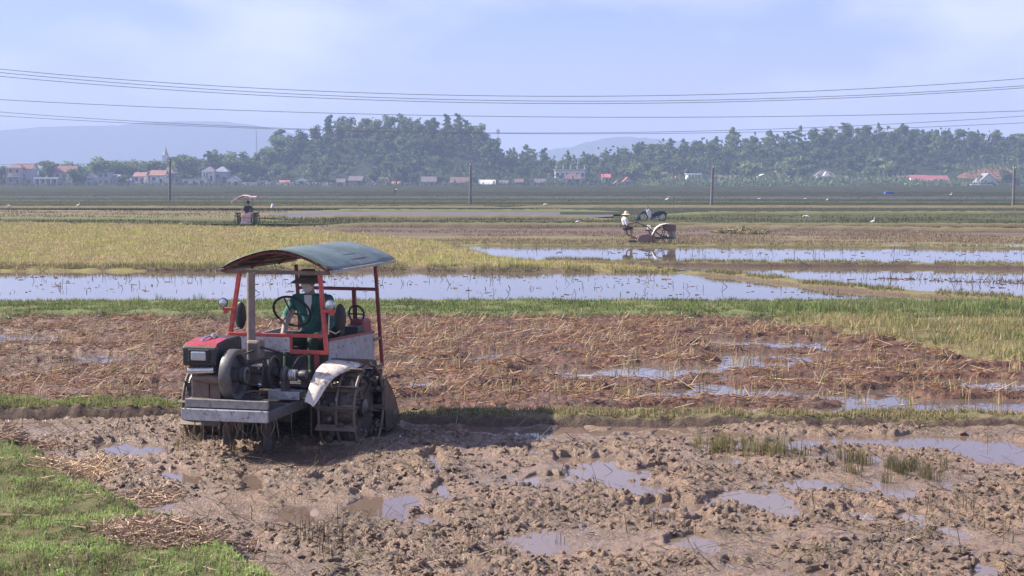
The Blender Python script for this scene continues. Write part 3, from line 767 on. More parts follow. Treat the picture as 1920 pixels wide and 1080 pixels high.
blades('rice_stubble', np.stack([x, y, st_h(x, y) - 0.01], 1)[k], hh[k], (0.018 + 0.014 * r.rand(n))[k] * np.clip(y[k] / 50, 1, 1.8), 0.75, c[k], M_GRASS, False, 'dense yellow green rice stubble covering the middle field', 'stubble', 9)

# ------------------------------------------------------------------ farther plots, drawn one behind the other
FM = {
 'mauve': field_mat('wet_brown_soil', ((0.14, 0.10, 0.085), (0.18, 0.135, 0.10), (0.10, 0.075, 0.065)), 0.5, (0.35, 1, 1), 0.7, 0.04),
 'tan': field_mat('tan_stubble_soil', ((0.21, 0.175, 0.10), (0.165, 0.15, 0.075), (0.15, 0.115, 0.08)), 0.3, (0.35, 1, 1), bump=0.05),
 'green': field_mat('green_plot', ((0.07, 0.08, 0.038), (0.10, 0.10, 0.05), (0.055, 0.06, 0.032)), 0.25, (0.3, 1, 1), bump=0.06),
 'dark': field_mat('dark_green_plot', ((0.024, 0.029, 0.016), (0.038, 0.039, 0.022), (0.02, 0.022, 0.014)), 0.12, (0.25, 1, 1), bump=0.06),
 'grey': field_mat('grey_wet_plot', ((0.058, 0.062, 0.048), (0.078, 0.078, 0.06), (0.045, 0.048, 0.036)), 0.2, (0.25, 1, 1), 0.55, 0.03),
 'olive': field_mat('olive_plot', ((0.044, 0.05, 0.028), (0.034, 0.04, 0.022), (0.058, 0.056, 0.034)), 0.15, (0.25, 1, 1), bump=0.06),
}
PLOTS = [  # x0, x1, near y, far y (left), near y, far y (right), material, label
 (520, 2300, 459, 441, 468, 441, 'tan', 'tan stubble plot where the walking tractor works'),
 (560, 2300, 441, 428, 442, 430, 'mauve', 'wet brown plot behind the walking tractor'),
 (-400, 2300, 416, 408, 428, 416, 'green', 'green weedy strip below the motorbike'),
 (-400, 900, 408, 391, 409, 398, 'tan', 'tan plot behind the far canopied tractor'),
 (1150, 2300, 416, 402, 416, 401, 'green', 'light green strip right of the motorbike'),
 (-400, 1000, 391, 381, 391, 383, 'olive', 'olive plot left of the far canopied tractor'),
 (1050, 2300, 402, 390, 402, 389, 'olive', 'olive plot behind the motorbike'),
 (-400, 2300, 381, 374, 389, 378, 'green', 'dull green strip near the foot of the concrete poles'),
 (-400, 2300, 374, 367, 378, 368, 'grey', 'greyish wet strip behind the concrete poles'),
 (-400, 2300, 367, 361, 368, 361, 'dark', 'dark green strip far across the plain'),
 (-400, 2300, 361, 357, 361, 356, 'olive', 'drab far strip before the village'),
 (-400, 2300, 357, 351.5, 356, 351.5, 'dark', 'dark last strip of fields under the village'),
]
for k, (x0, x1, a0, b0, a1, b1, m, lab) in enumerate(PLOTS):
    sheet('field_plot', [(x0, a0), ((x0 + x1) / 2, (a0 + a1) / 2), (x1, a1), (x1, b1), ((x0 + x1) / 2, (b0 + b1) / 2), (x0, b0)], 0.006 * (k + 1), FM[m], lab, 'field')
sheet('wet_plot', [(540, 408), (1130, 407), (1180, 404), (1200, 397), (1000, 393), (700, 393), (500, 401)], 0.03, field_mat('wet_grey_mud', ((0.11, 0.10, 0.095), (0.14, 0.125, 0.115), (0.085, 0.077, 0.07)), 0.25, (0.2, 1, 1), 0.6, 0.0, 0.3), 'grey glimmering water strip behind the far tractor', 'water')
sheet('paddy_water', [(1640, 382.5), (2200, 383.5), (2200, 380.5), (1700, 380)], 0.09, M_WATER, 'pale thin water strip far at right', 'water')
FB = [  # far little dykes: left y, right y, x0, x1, height, material
 (412, 414, -400, 560, 0.20, M_BUNDG), (424, 426, 560, 2300, 0.22, M_BUND), (428, 441, 1180, 2300, 0.25, M_BUND), (409, 411, 520, 1180, 0.25, M_BUND), (397, 398, 540, 1200, 0.22, M_BUNDG),
 (391, 390, -400, 1000, 0.22, M_BUND), (404, 402, 1200, 2300, 0.28, M_BUNDG), (390, 391, 900, 2300, 0.25, M_BUND), (381, 386, -400, 2300, 0.3, M_BUND), (374, 379, -400, 2300, 0.3, M_BUND),
 (367, 369, -400, 2300, 0.4, M_BUND), (361, 362, -400, 2300, 0.4, M_BUND), (356.5, 357.5, -400, 2300, 0.5, M_BUNDG), (353, 353.5, -400, 2300, 0.7, M_BUNDG)]
FBL = ['dark green dyke left of the far canopied tractor', 'low brown dyke behind the walking tractor', 'slanting brown dyke right of the walking tractor', 'thin dyke in front of the grey water strip', 'thin green dyke behind the grey water strip', 'thin brown dyke across the tan plot', 'green dyke right of the motorbike', 'brown dyke behind the motorbike', 'long green dyke just before the concrete poles', 'long brown dyke behind the concrete poles', 'long green dyke across the grey strip', 'drab dyke far across the plain', 'green dyke close to the village', 'dark bank along the foot of the village']
M_BUNDF = bund_mat('far_dyke_turf', ((0.036, 0.046, 0.022), (0.052, 0.056, 0.03)), ((0.03, 0.026, 0.02), (0.045, 0.038, 0.03)), 0.3)
for k, (a, b, x0, x1, hgt, m) in enumerate(FB):
    if k >= 8: m = M_BUNDF
    d = 2.9 * 2800 / (a - 335)
    bund('field_dyke', [(x0, a), ((x0 + x1) / 2, (a + b) / 2), (x1, b)], d * 0.012 + 0.5, hgt, m, FBL[k], max(0.35, d * 0.004), 8, 50 + k * 3, -0.1, 1.0, 0.35)
# rough grass standing on the farther plots
r = np.random.RandomState(43)
for (x0, x1, ya, yb, n, cols, hh, lab) in (
    (540, 1960, 457, 430, 42000, [(0.28, 0.21, 0.13), (0.22, 0.16, 0.105), (0.17, 0.12, 0.09), (0.33, 0.26, 0.165)], 0.12, 'short dry stubble around the walking tractor'),
    (-20, 1960, 426, 408, 30000, [(0.085, 0.10, 0.042), (0.12, 0.12, 0.055), (0.07, 0.078, 0.035)], 0.22, 'green weeds on the strip below the motorbike'),
    (-20, 1960, 407, 386, 36000, [(0.16, 0.14, 0.08), (0.11, 0.11, 0.055), (0.19, 0.15, 0.095)], 0.18, 'thin grass over the plots beyond the motorbike'),
    (-20, 1960, 385, 358, 30000, [(0.028, 0.037, 0.017), (0.038, 0.045, 0.021), (0.05, 0.048, 0.028)], 0.22, 'rough grass far across the plain')):
    py = yb + (ya - yb) * r.rand(n); px = x0 + (x1 - x0) * r.rand(n)
    yv = CAM_H * 2800 / (py - 335.0); xv = (px - 960) / 2800 * yv
    k = (fbm(xv * 0.12, yv * 0.25, 3, 97) > -0.1 + 0.1 * r.randn(n)) & ~((px > 540) & (px < 1160) & (py > 394) & (py < 409)); xv, yv = xv[k], yv[k]; n = len(xv)
    if ya == 457:
        k = ~in_poly(xv, yv, g2); xv, yv = xv[k], yv[k]; n = len(xv)
    blades('field_grass', np.stack([xv, yv, np.full(n, 0.0)], 1), hh * (0.4 + 0.7 * r.rand(n)), 0.0006 * yv * (0.6 + 0.6 * r.rand(n)), 0.5, pick(cols, n, r), M_GRASS, False, lab, 'grass', 60)
heap('straw_heap', 1390, 437, 48, 3.2, 1300, 0.26, 'low pale straw heap right of the walking tractor', 44, [(0.26, 0.22, 0.115), (0.21, 0.18, 0.095), (0.31, 0.26, 0.15)], 0.3, 0.8, base=lambda x, y: np.full(len(x), 0.03), wid=0.016)
# ================================================================== hills, wood and village on the far side
BASE_Y = 545.0
def X_at(px, Y): return (px - 960) / 2800.0 * Y
HPX = np.array([-500, 200, 330, 420, 480, 520, 600, 640, 700, 780, 840, 900, 940, 985, 1050, 1120, 1200, 1300, 1400, 1500, 1580, 1700, 1800, 1900, 2000, 2500])
HTOP = np.array([0, 0, 4.0, 5.5, 6.5, 12.0, 19.5, 22.0, 23.0, 23.5, 22.0, 19.5, 12.5, 8.5, 7.5, 9.0, 12.5, 14.5, 16.0, 17.5, 20.0, 20.0, 18.5, 16.5, 15.5, 10.0])
def hill_h(x, y):
    px = 960 + x / y * 2800.0
    top = np.interp(px, HPX, HTOP)
    return top * sstep(553, 632, y) - 0.05
hx = np.linspace(-330, 330, 133); hy = np.linspace(548, 760, 54)
X, Y = np.meshgrid(hx, hy)
o = mesh_np('hill', np.stack([X, Y, hill_h(X, Y) + 0.4 * fbm(X * 0.05, Y * 0.05, 3, 3) - 0.2], -1).reshape(-1, 3), grid_faces(54, 133), field_mat('wooded_hill_soil', ((0.03, 0.045, 0.02), (0.045, 0.06, 0.026), (0.022, 0.032, 0.016)), 0.08, bump=0.3), smooth=True)
tag(o, 'low hill under the wood behind the village', 'hill', kind='structure')
# bare red earth cut behind the house at the right edge
g2 = MB()
pts = [(1790, 346), (1797, 330), (1812, 323), (1848, 315), (1886, 312), (1900, 322), (1904, 346)]
P0 = [atY(a, b, 570 + (346 - b) * 0.42) for a, b in pts]
g2.add([tuple(p) for p in P0] + [tuple(p + np.array([0, 14, -0.5])) for p in P0], [tuple(range(7))] + [(i, (i + 1) % 7, 7 + (i + 1) % 7, 7 + i) for i in range(7)])
tag(g2.build('earth_cut', field_mat('red_earth', (S(165, 118, 95, .75), S(180, 135, 110, .75), S(120, 95, 75, .75)), 0.15, (1, 1, 3), bump=0.3)), 'bare red earth slope cut into the hill at far right', 'hill', kind='structure')
# mountains in the haze
def mountain(name, prof, Y, label, col):
    n = len(prof); m = MB()
    px = np.linspace(prof[0][0], prof[-1][0], 160); py = np.interp(px, [p[0] for p in prof], [p[1] for p in prof]) + 1.2 * fbm(px / 22.0, px * 0 + 2, 4, 7)
    rows = []
    for j, (dz, dy) in enumerate(((1.0, 260), (1.0, 200), (0.72, 110), (0.35, 40), (0.0, -40))):
        Yj = Y + dy
        top = np.array([atY(a, b, Y + 200)[2] for a, b in zip(px, py)])
        z = np.maximum(top, 0.5) * dz - 0.2 + (0 if dz in (0.0, 1.0) else 1) * 3 * fbm(px / 30.0, px * 0 + j, 3, j)
        rows.append(np.stack([(px - 960) / 2800.0 * (Y + 200), np.full(160, Yj), z], 1))
    V = np.concatenate(rows, 0)
    o = mesh_np(name, V, grid_faces(5, 160), col, smooth=True); tag(o, label, 'mountain', kind='structure')
MM = field_mat('far_forest', ((0.05, 0.075, 0.035), (0.07, 0.09, 0.045), (0.04, 0.055, 0.03)), 0.01, bump=2.0)
mountain('mountains', [(-420, 262), (-150, 250), (0, 245), (80, 238), (150, 236), (220, 235), (290, 228), (380, 227), (430, 228), (500, 238), (560, 252), (640, 300), (700, 330)], 2900, 'long pale blue mountain range far behind the village at left', MM)
mountain('mountains', [(960, 330), (1000, 290), (1040, 278), (1070, 276), (1100, 266), (1140, 258), (1180, 256), (1230, 260), (1330, 270), (1480, 300), (1600, 330)], 2600, 'small pale mountain seen through the gap right of the wooded hill', MM)

# ------------------------------------------------------------------ trees
BARK = paint('bark', (0.11, 0.085, 0.06), 0.85, var=0.3, scale=3.0)
def crown_mesh(name, lobes, n, size, cols, seed):
    r = np.random.RandomState(seed); per = n // len(lobes); V = []; C = []
    for (cx, cy_, cz, rx, ry, rz) in lobes:
        d = r.randn(per, 3); d /= np.linalg.norm(d, axis=1)[:, None]
        q = r.rand(per) ** 0.42
        P = np.array([cx, cy_, cz]) + d * q[:, None] * np.array([rx, ry, rz])
        a = r.randn(per, 3) + 0.6 * d; a /= np.linalg.norm(a, axis=1)[:, None]
        b = np.cross(a, r.randn(per, 3)); b /= np.linalg.norm(b, axis=1)[:, None]; c = np.cross(a, b)
        s = (size * (0.55 + 0.9 * r.rand(per)))[:, None]
        V.append(np.stack([P - b * s - c * s * 0.35, P + b * s * 0.2 - c * s * 0.7, P + b * s + c * s * 0.3, P - b * s * 0.1 + c * s * 0.7], 1).reshape(-1, 3))
        C.append(np.repeat(pick(cols, per, r, 0.22) * (0.9 + 0.25 * r.rand()), 4, 0))
    V = np.concatenate(V); C = np.concatenate(C)
    o = mesh_np(name, V, np.arange(len(V)).reshape(-1, 4), M_LEAF, col=C)
    me = o.data; bpy.data.objects.remove(o); return me
def trunk_mesh(name, h, r0, lobes, seed):
    m = MB(); rr = random.Random(seed)
    m.tube([(0, 0, -0.4), (0.08 * h * rr.uniform(-1, 1) * 0.4, 0, h * 0.4), (0.0, 0.05 * h * rr.uniform(-1, 1), h)], [r0, r0 * 0.75, r0 * 0.3], 6)
    for L in lobes[:5]:
        m.tube([(0, 0, h * rr.uniform(0.45, 0.75)), (L[0] * 0.6, L[1] * 0.6, (h * 0.6 + L[2]) / 2 + 0.2), (L[0], L[1], L[2])], [r0 * 0.45, r0 * 0.3, r0 * 0.12], 5)
    o = m.build(name, BARK); me = o.data; bpy.data.objects.remove(o); return me
LG = [(0.12, 0.175, 0.055), (0.16, 0.22, 0.07), (0.09, 0.135, 0.045)]
LD = [(0.08, 0.12, 0.045), (0.065, 0.10, 0.04), (0.10, 0.145, 0.05)]
LP = [(0.20, 0.265, 0.09), (0.16, 0.225, 0.075), (0.23, 0.28, 0.11)]
def lobeset(kind, seed):
    r = random.Random(seed); L = []
    if kind == 'round':
        for i in range(9):
            a = r.uniform(0, 6.28); d = r.uniform(0.2, 0.62); L.append((math.cos(a) * d * 3, math.sin(a) * d * 3, r.uniform(2.2, 7.0), r.uniform(1.4, 2.2), r.uniform(1.4, 2.2), r.uniform(1.0, 1.7)))
    elif kind == 'tall':
        for i in range(9):
            z = 2.2 + i * 0.98; q = 1.75 * math.sin(math.pi * min(1, (i + 1.5) / 10.5)) + 0.3; a = r.uniform(0, 6.28)
            L.append((math.cos(a) * q * 0.8, math.sin(a) * q * 0.8, z, q * r.uniform(0.7, 1.1), q * r.uniform(0.7, 1.1), r.uniform(0.6, 1.1)))
    elif kind == 'bushy':
        for i in range(10):
            a = r.uniform(0, 6.28); d = r.uniform(0, 2.4); L.append((math.cos(a) * d, math.sin(a) * d, r.uniform(1.2, 4.6), r.uniform(1.2, 1.9), r.uniform(1.2, 1.9), r.uniform(0.9, 1.5)))
    elif kind == 'layered':
        for i in range(8):
            a = r.uniform(0, 6.28); d = r.uniform(0.5, 2.6); L.append((math.cos(a) * d, math.sin(a) * d, r.uniform(3.5, 7.0), r.uniform(1.5, 2.3), r.uniform(1.5, 2.3), r.uniform(0.45, 0.75)))
    return L
PROTO = []
for i, (kind, cols, h) in enumerate((('round', LG, 6.2), ('round', LD, 6.0), ('tall', LG, 10.0), ('tall', LD, 9.5), ('bushy', LG, 3.5), ('bushy', LP, 3.2), ('layered', LP, 6.2), ('layered', LG, 6.5), ('round', LP, 6.0), ('tall', LP, 9.6), ('round', LG, 6.5), ('bushy', LD, 3.4))):
    lb = lobeset(kind, 100 + i)
    PROTO.append((crown_mesh('crown', lb, 760 if kind != 'bushy' else 620, 0.40 if kind != 'layered' else 0.42, cols, i), trunk_mesh('trunk', h, 0.22, lb, i), kind))
NTREE = [0]
def tree(pi, loc, sc, label, rz=None, group=None, cat='tree', name='tree', sx=1.0):
    rr = random.Random(NTREE[0] * 7 + 3); NTREE[0] += 1
    e = empty(name, loc, rr.uniform(0, 6.28) if rz is None else rz); e.scale = (sc * sx, sc * sx, sc)
    c = bpy.data.objects.new('crown', PROTO[pi][0]); link(c); c.parent = e
    t = bpy.data.objects.new('trunk', PROTO[pi][1]); link(t); t.parent = e
    tag(e, label, cat, group); return e
TALL = {'round': 8.6, 'tall': 11.6, 'bushy': 5.8, 'layered': 7.6}
def tree_top(pi, px, ytop, Y, label, base_y=None, sx=1.0, group=None):
    """a tree whose top reaches a height read off the photograph"""
    z1 = atY(px, ytop, Y)[2]; x = X_at(px, Y); z0 = float(hill_h(np.array([x]), np.array([Y]))[0]) if base_y is None else atY(px, base_y, Y)[2]
    return tree(pi, (x, Y, z0 - 0.2), max(0.25, (z1 - z0) / TALL[PROTO[pi][2]]), label, sx=sx, group=group)

# houses occupy these picture columns; trees in front of them stay low
HOUSEX = [(14, 62), (64, 112), (158, 176), (182, 222), (248, 312), (378, 428), (342, 388), (422, 450), (482, 500), (553, 576), (655, 680), (788, 820), (843, 880), (898, 928), (1040, 1098), (1260, 1348), (1420, 1444), (1528, 1572), (1685, 1782), (1820, 1872)]
def house_at(px): return any(a - 3 < px < b + 3 for a, b in HOUSEX)
# skyline trees one can tell apart
SK = [(2, 531, 238, 634, 'tall round crowned tree at the left shoulder of the wooded hill', 1.5), (3, 616, 215, 634, 'thin spindly tree sticking up highest at left of the hilltop', 0.55), (6, 640, 224, 634, 'loose leaved tree just right of the spindly hilltop tree', 1.0),
      (2, 700, 224, 634, 'first broad hilltop tree right of the spindly one', 1.3), (9, 770, 220, 634, 'pale tall tree at the very crest of the wooded hill', 1.3), (7, 816, 230, 634, 'open crowned tree on the hill right of the crest', 1.1),
      (0, 846, 238, 634, 'round tree on the right shoulder of the wooded hill', 1.1), (10, 882, 231, 634, 'big dark round tree ending the wooded hill at right', 1.15), (1, 908, 246, 634, 'dark tree leaning off the right end of the wooded hill', 0.9),
      (9, 990, 267, 634, 'pointed pale tree right of the thin mast', 1.0), (2, 1022, 273, 634, 'slim tree in the dip between the two wooded hills', 0.9), (9, 1095, 281, 634, 'small tree below the far pale mountain', 0.9),
      (2, 1205, 262, 634, 'tall tree where the right hand wood begins to rise', 1.0), (3, 1255, 256, 634, 'dark pointed tree above the white columned house', 1.0), (2, 1340, 252, 634, 'slim tree on the skyline above the third concrete pole', 1.0),
      (9, 1440, 243, 634, 'pale tree on the skyline left of the tallest right hand tree', 1.0), (2, 1580, 226, 634, 'tallest tree of the right hand wood', 1.15), (3, 1688, 228, 634, 'narrow tree sticking out above the red roofed houses', 0.9),
      (0, 1620, 240, 634, 'round tree right of the tallest tree', 1.0), (2, 1725, 240, 634, 'broad tree on the skyline above the red roofs', 1.25), (7, 1800, 244, 634, 'open tree above the pale grassy clearing', 0.9), (9, 1865, 240, 634, 'pale crowned tree above the bare red slope', 1.1), (6, 1905, 246, 634, 'feathery tree at the right end of the skyline', 1.0)]
for pi, px, yt, Yt, lab, sx in SK: tree_top(pi, px, yt, Yt, lab, sx=sx * (1.4 if sx > 0.6 else 1.0))
# trees in and before the village, each one told apart by its neighbour
VT = [(0, 30, 300, 570, None), (7, 95, 300, 575, 'flat topped tree between the pink house and the low slab house'), (0, 8, 303, 580, 'tree at the left edge behind the pink house'), (8, 190, 292, 575, 'spreading tree behind the grey two storey house'), (10, 222, 295, 572, 'broad tree right of the grey two storey house'), (4, 145, 312, 556, 'dark bush left of the narrow grey gable'),
      (10, 288, 292, 585, 'rounded tree left of the church spire'), (0, 350, 282, 580, 'round tree right of the church spire'), (1, 404, 278, 590, 'dark domed tree above the white columned house'), (10, 440, 286, 585, 'tree right of the domed tree'), (0, 462, 290, 590, 'small tree left of the far mast'), (2, 490, 276, 600, 'tree under the far mast'),
      (4, 232, 325, 552, 'bush between grey house and orange roofs'), (1, 345, 318, 555, 'dark tree hiding a house behind the first pole'), (4, 455, 320, 560, 'bush right of the little white gabled shed'), (8, 1180, 305, 570, 'light green tree left of the brown red roof'), (8, 1225, 310, 560, 'pale spreading tree beside the brown red roof'), (5, 1400, 300, 575, 'pale bushy tree left of the white ruin'),
      (6, 1500, 285, 590, 'feathery light green tree above the hip roofed house'), (8, 1470, 300, 580, 'light tree behind the blue walled house'), (6, 1640, 290, 585, 'layered light green tree left of the red roofs'), (8, 1660, 300, 575, 'pale tree right behind the layered one'), (1, 1885, 314, 549, 'very dark dense tree beside the green gabled house'), (1, 1838, 326, 553, 'dark round bush left of the green gabled house'), (4, 1790, 336, 550, 'bush right of the red roofed row'), (11, 1905, 330, 552, 'dark bush at the right edge by the last pole')]
for pi, px, yt, Yt, lab in VT:
    if lab: tree_top(pi, px, yt, Yt, lab, base_y=349, sx=1.25 if pi in (1, 10, 8) else 1.1)
# the body of the wood: trees nothing tells apart
rt = random.Random(5)
def wood(x0, x1, rows, step, protos, label, group, lo, hi):
    for Yt in rows:
        px = x0 + rt.uniform(0, step)
        while px < x1:
            x = X_at(px, Yt); z = float(hill_h(np.array([x]), np.array([Yt]))[0])
            if not (Yt < 590 and house_at(px)) and not (1778 < px < 1912 and Yt < 605):
                pi = rt.choice(protos); tree(pi, (x, Yt + rt.uniform(-4, 4), z - 0.3), rt.uniform(lo, hi), label, group=group, sx=rt.uniform(0.9, 1.25))
            px += step * rt.uniform(0.75, 1.3)
wood(545, 935, (572, 584, 597, 610, 622, 634), 25, [0, 1, 0, 10, 3, 11, 1, 8, 2], 'one of the dense dark trees covering the central hill', 'trees of the wood on the central hill', 0.6, 0.95)
wood(945, 1200, (590, 615, 640), 27, [0, 2, 10, 9], 'one of the low trees filling the dip between the hills', 'trees in the dip between the hills', 0.5, 0.75)
wood(1190, 1960, (582, 596, 610, 623, 636), 30, [0, 1, 0, 10, 8, 7, 9, 4], 'one of the trees covering the long wooded slope at right', 'trees of the wood on the right hand slope', 0.55, 0.9)
wood(1190, 1780, (572,), 34, [8, 6, 4, 5, 0], 'one of the lighter trees at the foot of the right hand wood', 'trees at the foot of the right hand wood', 0.55, 0.85)
wood(-60, 540, (580, 598, 614), 26, [0, 1, 10, 4, 8], 'one of the low trees standing behind the village at left', 'trees behind the village at left', 0.95, 1.3)
wood(440, 960, (566,), 30, [4, 11, 0], 'one of the dark bushes along the foot of the central hill', 'bushes at the foot of the central hill', 0.5, 0.75)
# low bushes and banana plants along the fields: one mass
def thicket(name, spans, label, cols, seed, size):
    r = np.random.RandomState(seed); V = []; C = []
    for (x0, x1, y0, y1, Yt, n) in spans:
        px = x0 + (x1 - x0) * r.rand(n); edge = fbm(px / 14.0, px * 0 + seed, 3, seed) * 4
        py = y0 + (y1 - y0) * r.rand(n) ** 0.8 + edge * (r.rand(n))
        Yv = Yt + 8 * r.randn(n); P = np.stack([(px - 960) / 2800 * Yv, Yv, CAM_H + (335 - np.minimum(py, 350.5)) / 2800 * Yv], 1)
        P[:, 2] = np.maximum(P[:, 2], 0.1)
        a = r.randn(n, 3); a /= np.linalg.norm(a, axis=1)[:, None]; b = np.cross(a, r.randn(n, 3)); b /= np.linalg.norm(b, axis=1)[:, None]
        b[:, 2] = np.abs(b[:, 2]) * 1.5
        s = (size * (0.5 + 0.9 * r.rand(n)))[:, None]
        V.append(np.stack([P - b * s * 0.2 - a * s * 0.12, P + b * s * 0.4 - a * s * 0.3, P + b * s, P + b * s * 0.4 + a * s * 0.3], 1).reshape(-1, 3)); C.append(np.repeat(pick(cols, n, r, 0.22), 4, 0))
    V = np.concatenate(V); tag(mesh_np(name, V, np.arange(len(V)).reshape(-1, 4), M_LEAF, col=np.concatenate(C)), label, 'bushes', kind='stuff')
thicket('banana_thicket', [(1200, 1700, 336, 351, 552, 5200), (1250, 1680, 330, 350, 560, 1600), (1690, 1815, 340, 351, 551, 1100), (1785, 1915, 338, 350, 562, 700), (1780, 1915, 309, 317, 580, 420), (1790, 1905, 318, 345, 572, 160)], 'light green banana and shrub thicket along the fields at right', [(0.15, 0.21, 0.075), (0.11, 0.16, 0.055), (0.19, 0.24, 0.10), (0.08, 0.12, 0.045)], 5, 1.1)
thicket('garden_shrubs', [(-80, 640, 344.5, 351, 549, 2200), (640, 1200, 344, 351, 550, 2200), (-80, 560, 332, 348, 572, 1500), (900, 1260, 328, 348, 572, 1500)], 'dark garden shrubs in front of the village houses', [(0.075, 0.10, 0.045), (0.055, 0.08, 0.035), (0.10, 0.125, 0.055)], 6, 0.9)
r = np.random.RandomState(71); n = 42000
x = -280 + 560 * r.rand(n); y = 556 + 90 * r.rand(n); px = 960 + x / y * 2800
k = (px > 440) & (px < 2050) & (fbm(x * 0.09, y * 0.09, 3, 72) > -0.35) & ~((px > 1780) & (px < 1915) & (y < 594)) & ((y > 585) | (fbm(x * 0.1, y * 0.1, 2, 74) > 0)); x, y = x[k], y[k]; n = len(x)
lump = np.maximum(0, fbm(x * 0.16, y * 0.16, 3, 73))
P = np.stack([x, y, hill_h(x, y) + (0.6 + 6.5 * lump) * r.rand(n) ** 0.6], 1)
a = r.randn(n, 3); a[:, 2] = np.abs(a[:, 2]) * 0.8; a /= np.linalg.norm(a, axis=1)[:, None]; b = np.cross(a, r.randn(n, 3)); b /= np.linalg.norm(b, axis=1)[:, None]; c_ = np.cross(a, b); s = (0.8 * (0.5 + 0.8 * r.rand(n)))[:, None]
V = np.stack([P - b * s - c_ * s * 0.35, P + b * s * 0.2 - c_ * s * 0.7, P + b * s + c_ * s * 0.3, P - b * s * 0.1 + c_ * s * 0.7], 1).reshape(-1, 3)
tone = (0.8 + 0.5 * fbm(x * 0.05, y * 0.05, 2, 75))[:, None]
tag(mesh_np('hill_undergrowth', V, np.arange(len(V)).reshape(-1, 4), M_LEAF, col=np.repeat(pick([(0.07, 0.105, 0.04), (0.095, 0.135, 0.05), (0.12, 0.165, 0.06)], n, r, 0.2) * tone, 4, 0)), 'dense undergrowth between the trees of the wood', 'bushes', kind='stuff')
thicket('grassy_clearing', [(1785, 1905, 272, 308, 640, 1500)], 'pale grassy clearing below the trees at right', [(0.16, 0.20, 0.085), (0.13, 0.17, 0.07)], 8, 1.0)

# ------------------------------------------------------------------ village houses
HM = {k: paint('wall_' + k, v, 0.8, var=0.08, scale=0.5) for k, v in dict(white=(0.74, 0.73, 0.70), pink=(0.42, 0.33, 0.31), grey=(0.36, 0.38, 0.42), blue=(0.40, 0.50, 0.62), yellow=(0.72, 0.64, 0.36), green=(0.42, 0.50, 0.40), dark=(0.22, 0.21, 0.24), tan=(0.48, 0.40, 0.33)).items()}
RM = {k: paint('roof_' + k, v, 0.75, var=0.2, scale=0.6) for k, v in dict(red=(0.46, 0.13, 0.11), darkred=(0.22, 0.10, 0.09), orange=(0.32, 0.165, 0.115), grey=(0.25, 0.25, 0.29), mauve=(0.15, 0.12, 0.135), crimson=(0.34, 0.12, 0.13), slab=(0.6, 0.59, 0.57), brown=(0.17, 0.105, 0.088)).items()}
M_OPEN = paint('dark_opening', (0.04, 0.045, 0.055), 0.3, var=0.2)
M_FRAME = paint('window_frame', (0.6, 0.6, 0.58), 0.6)
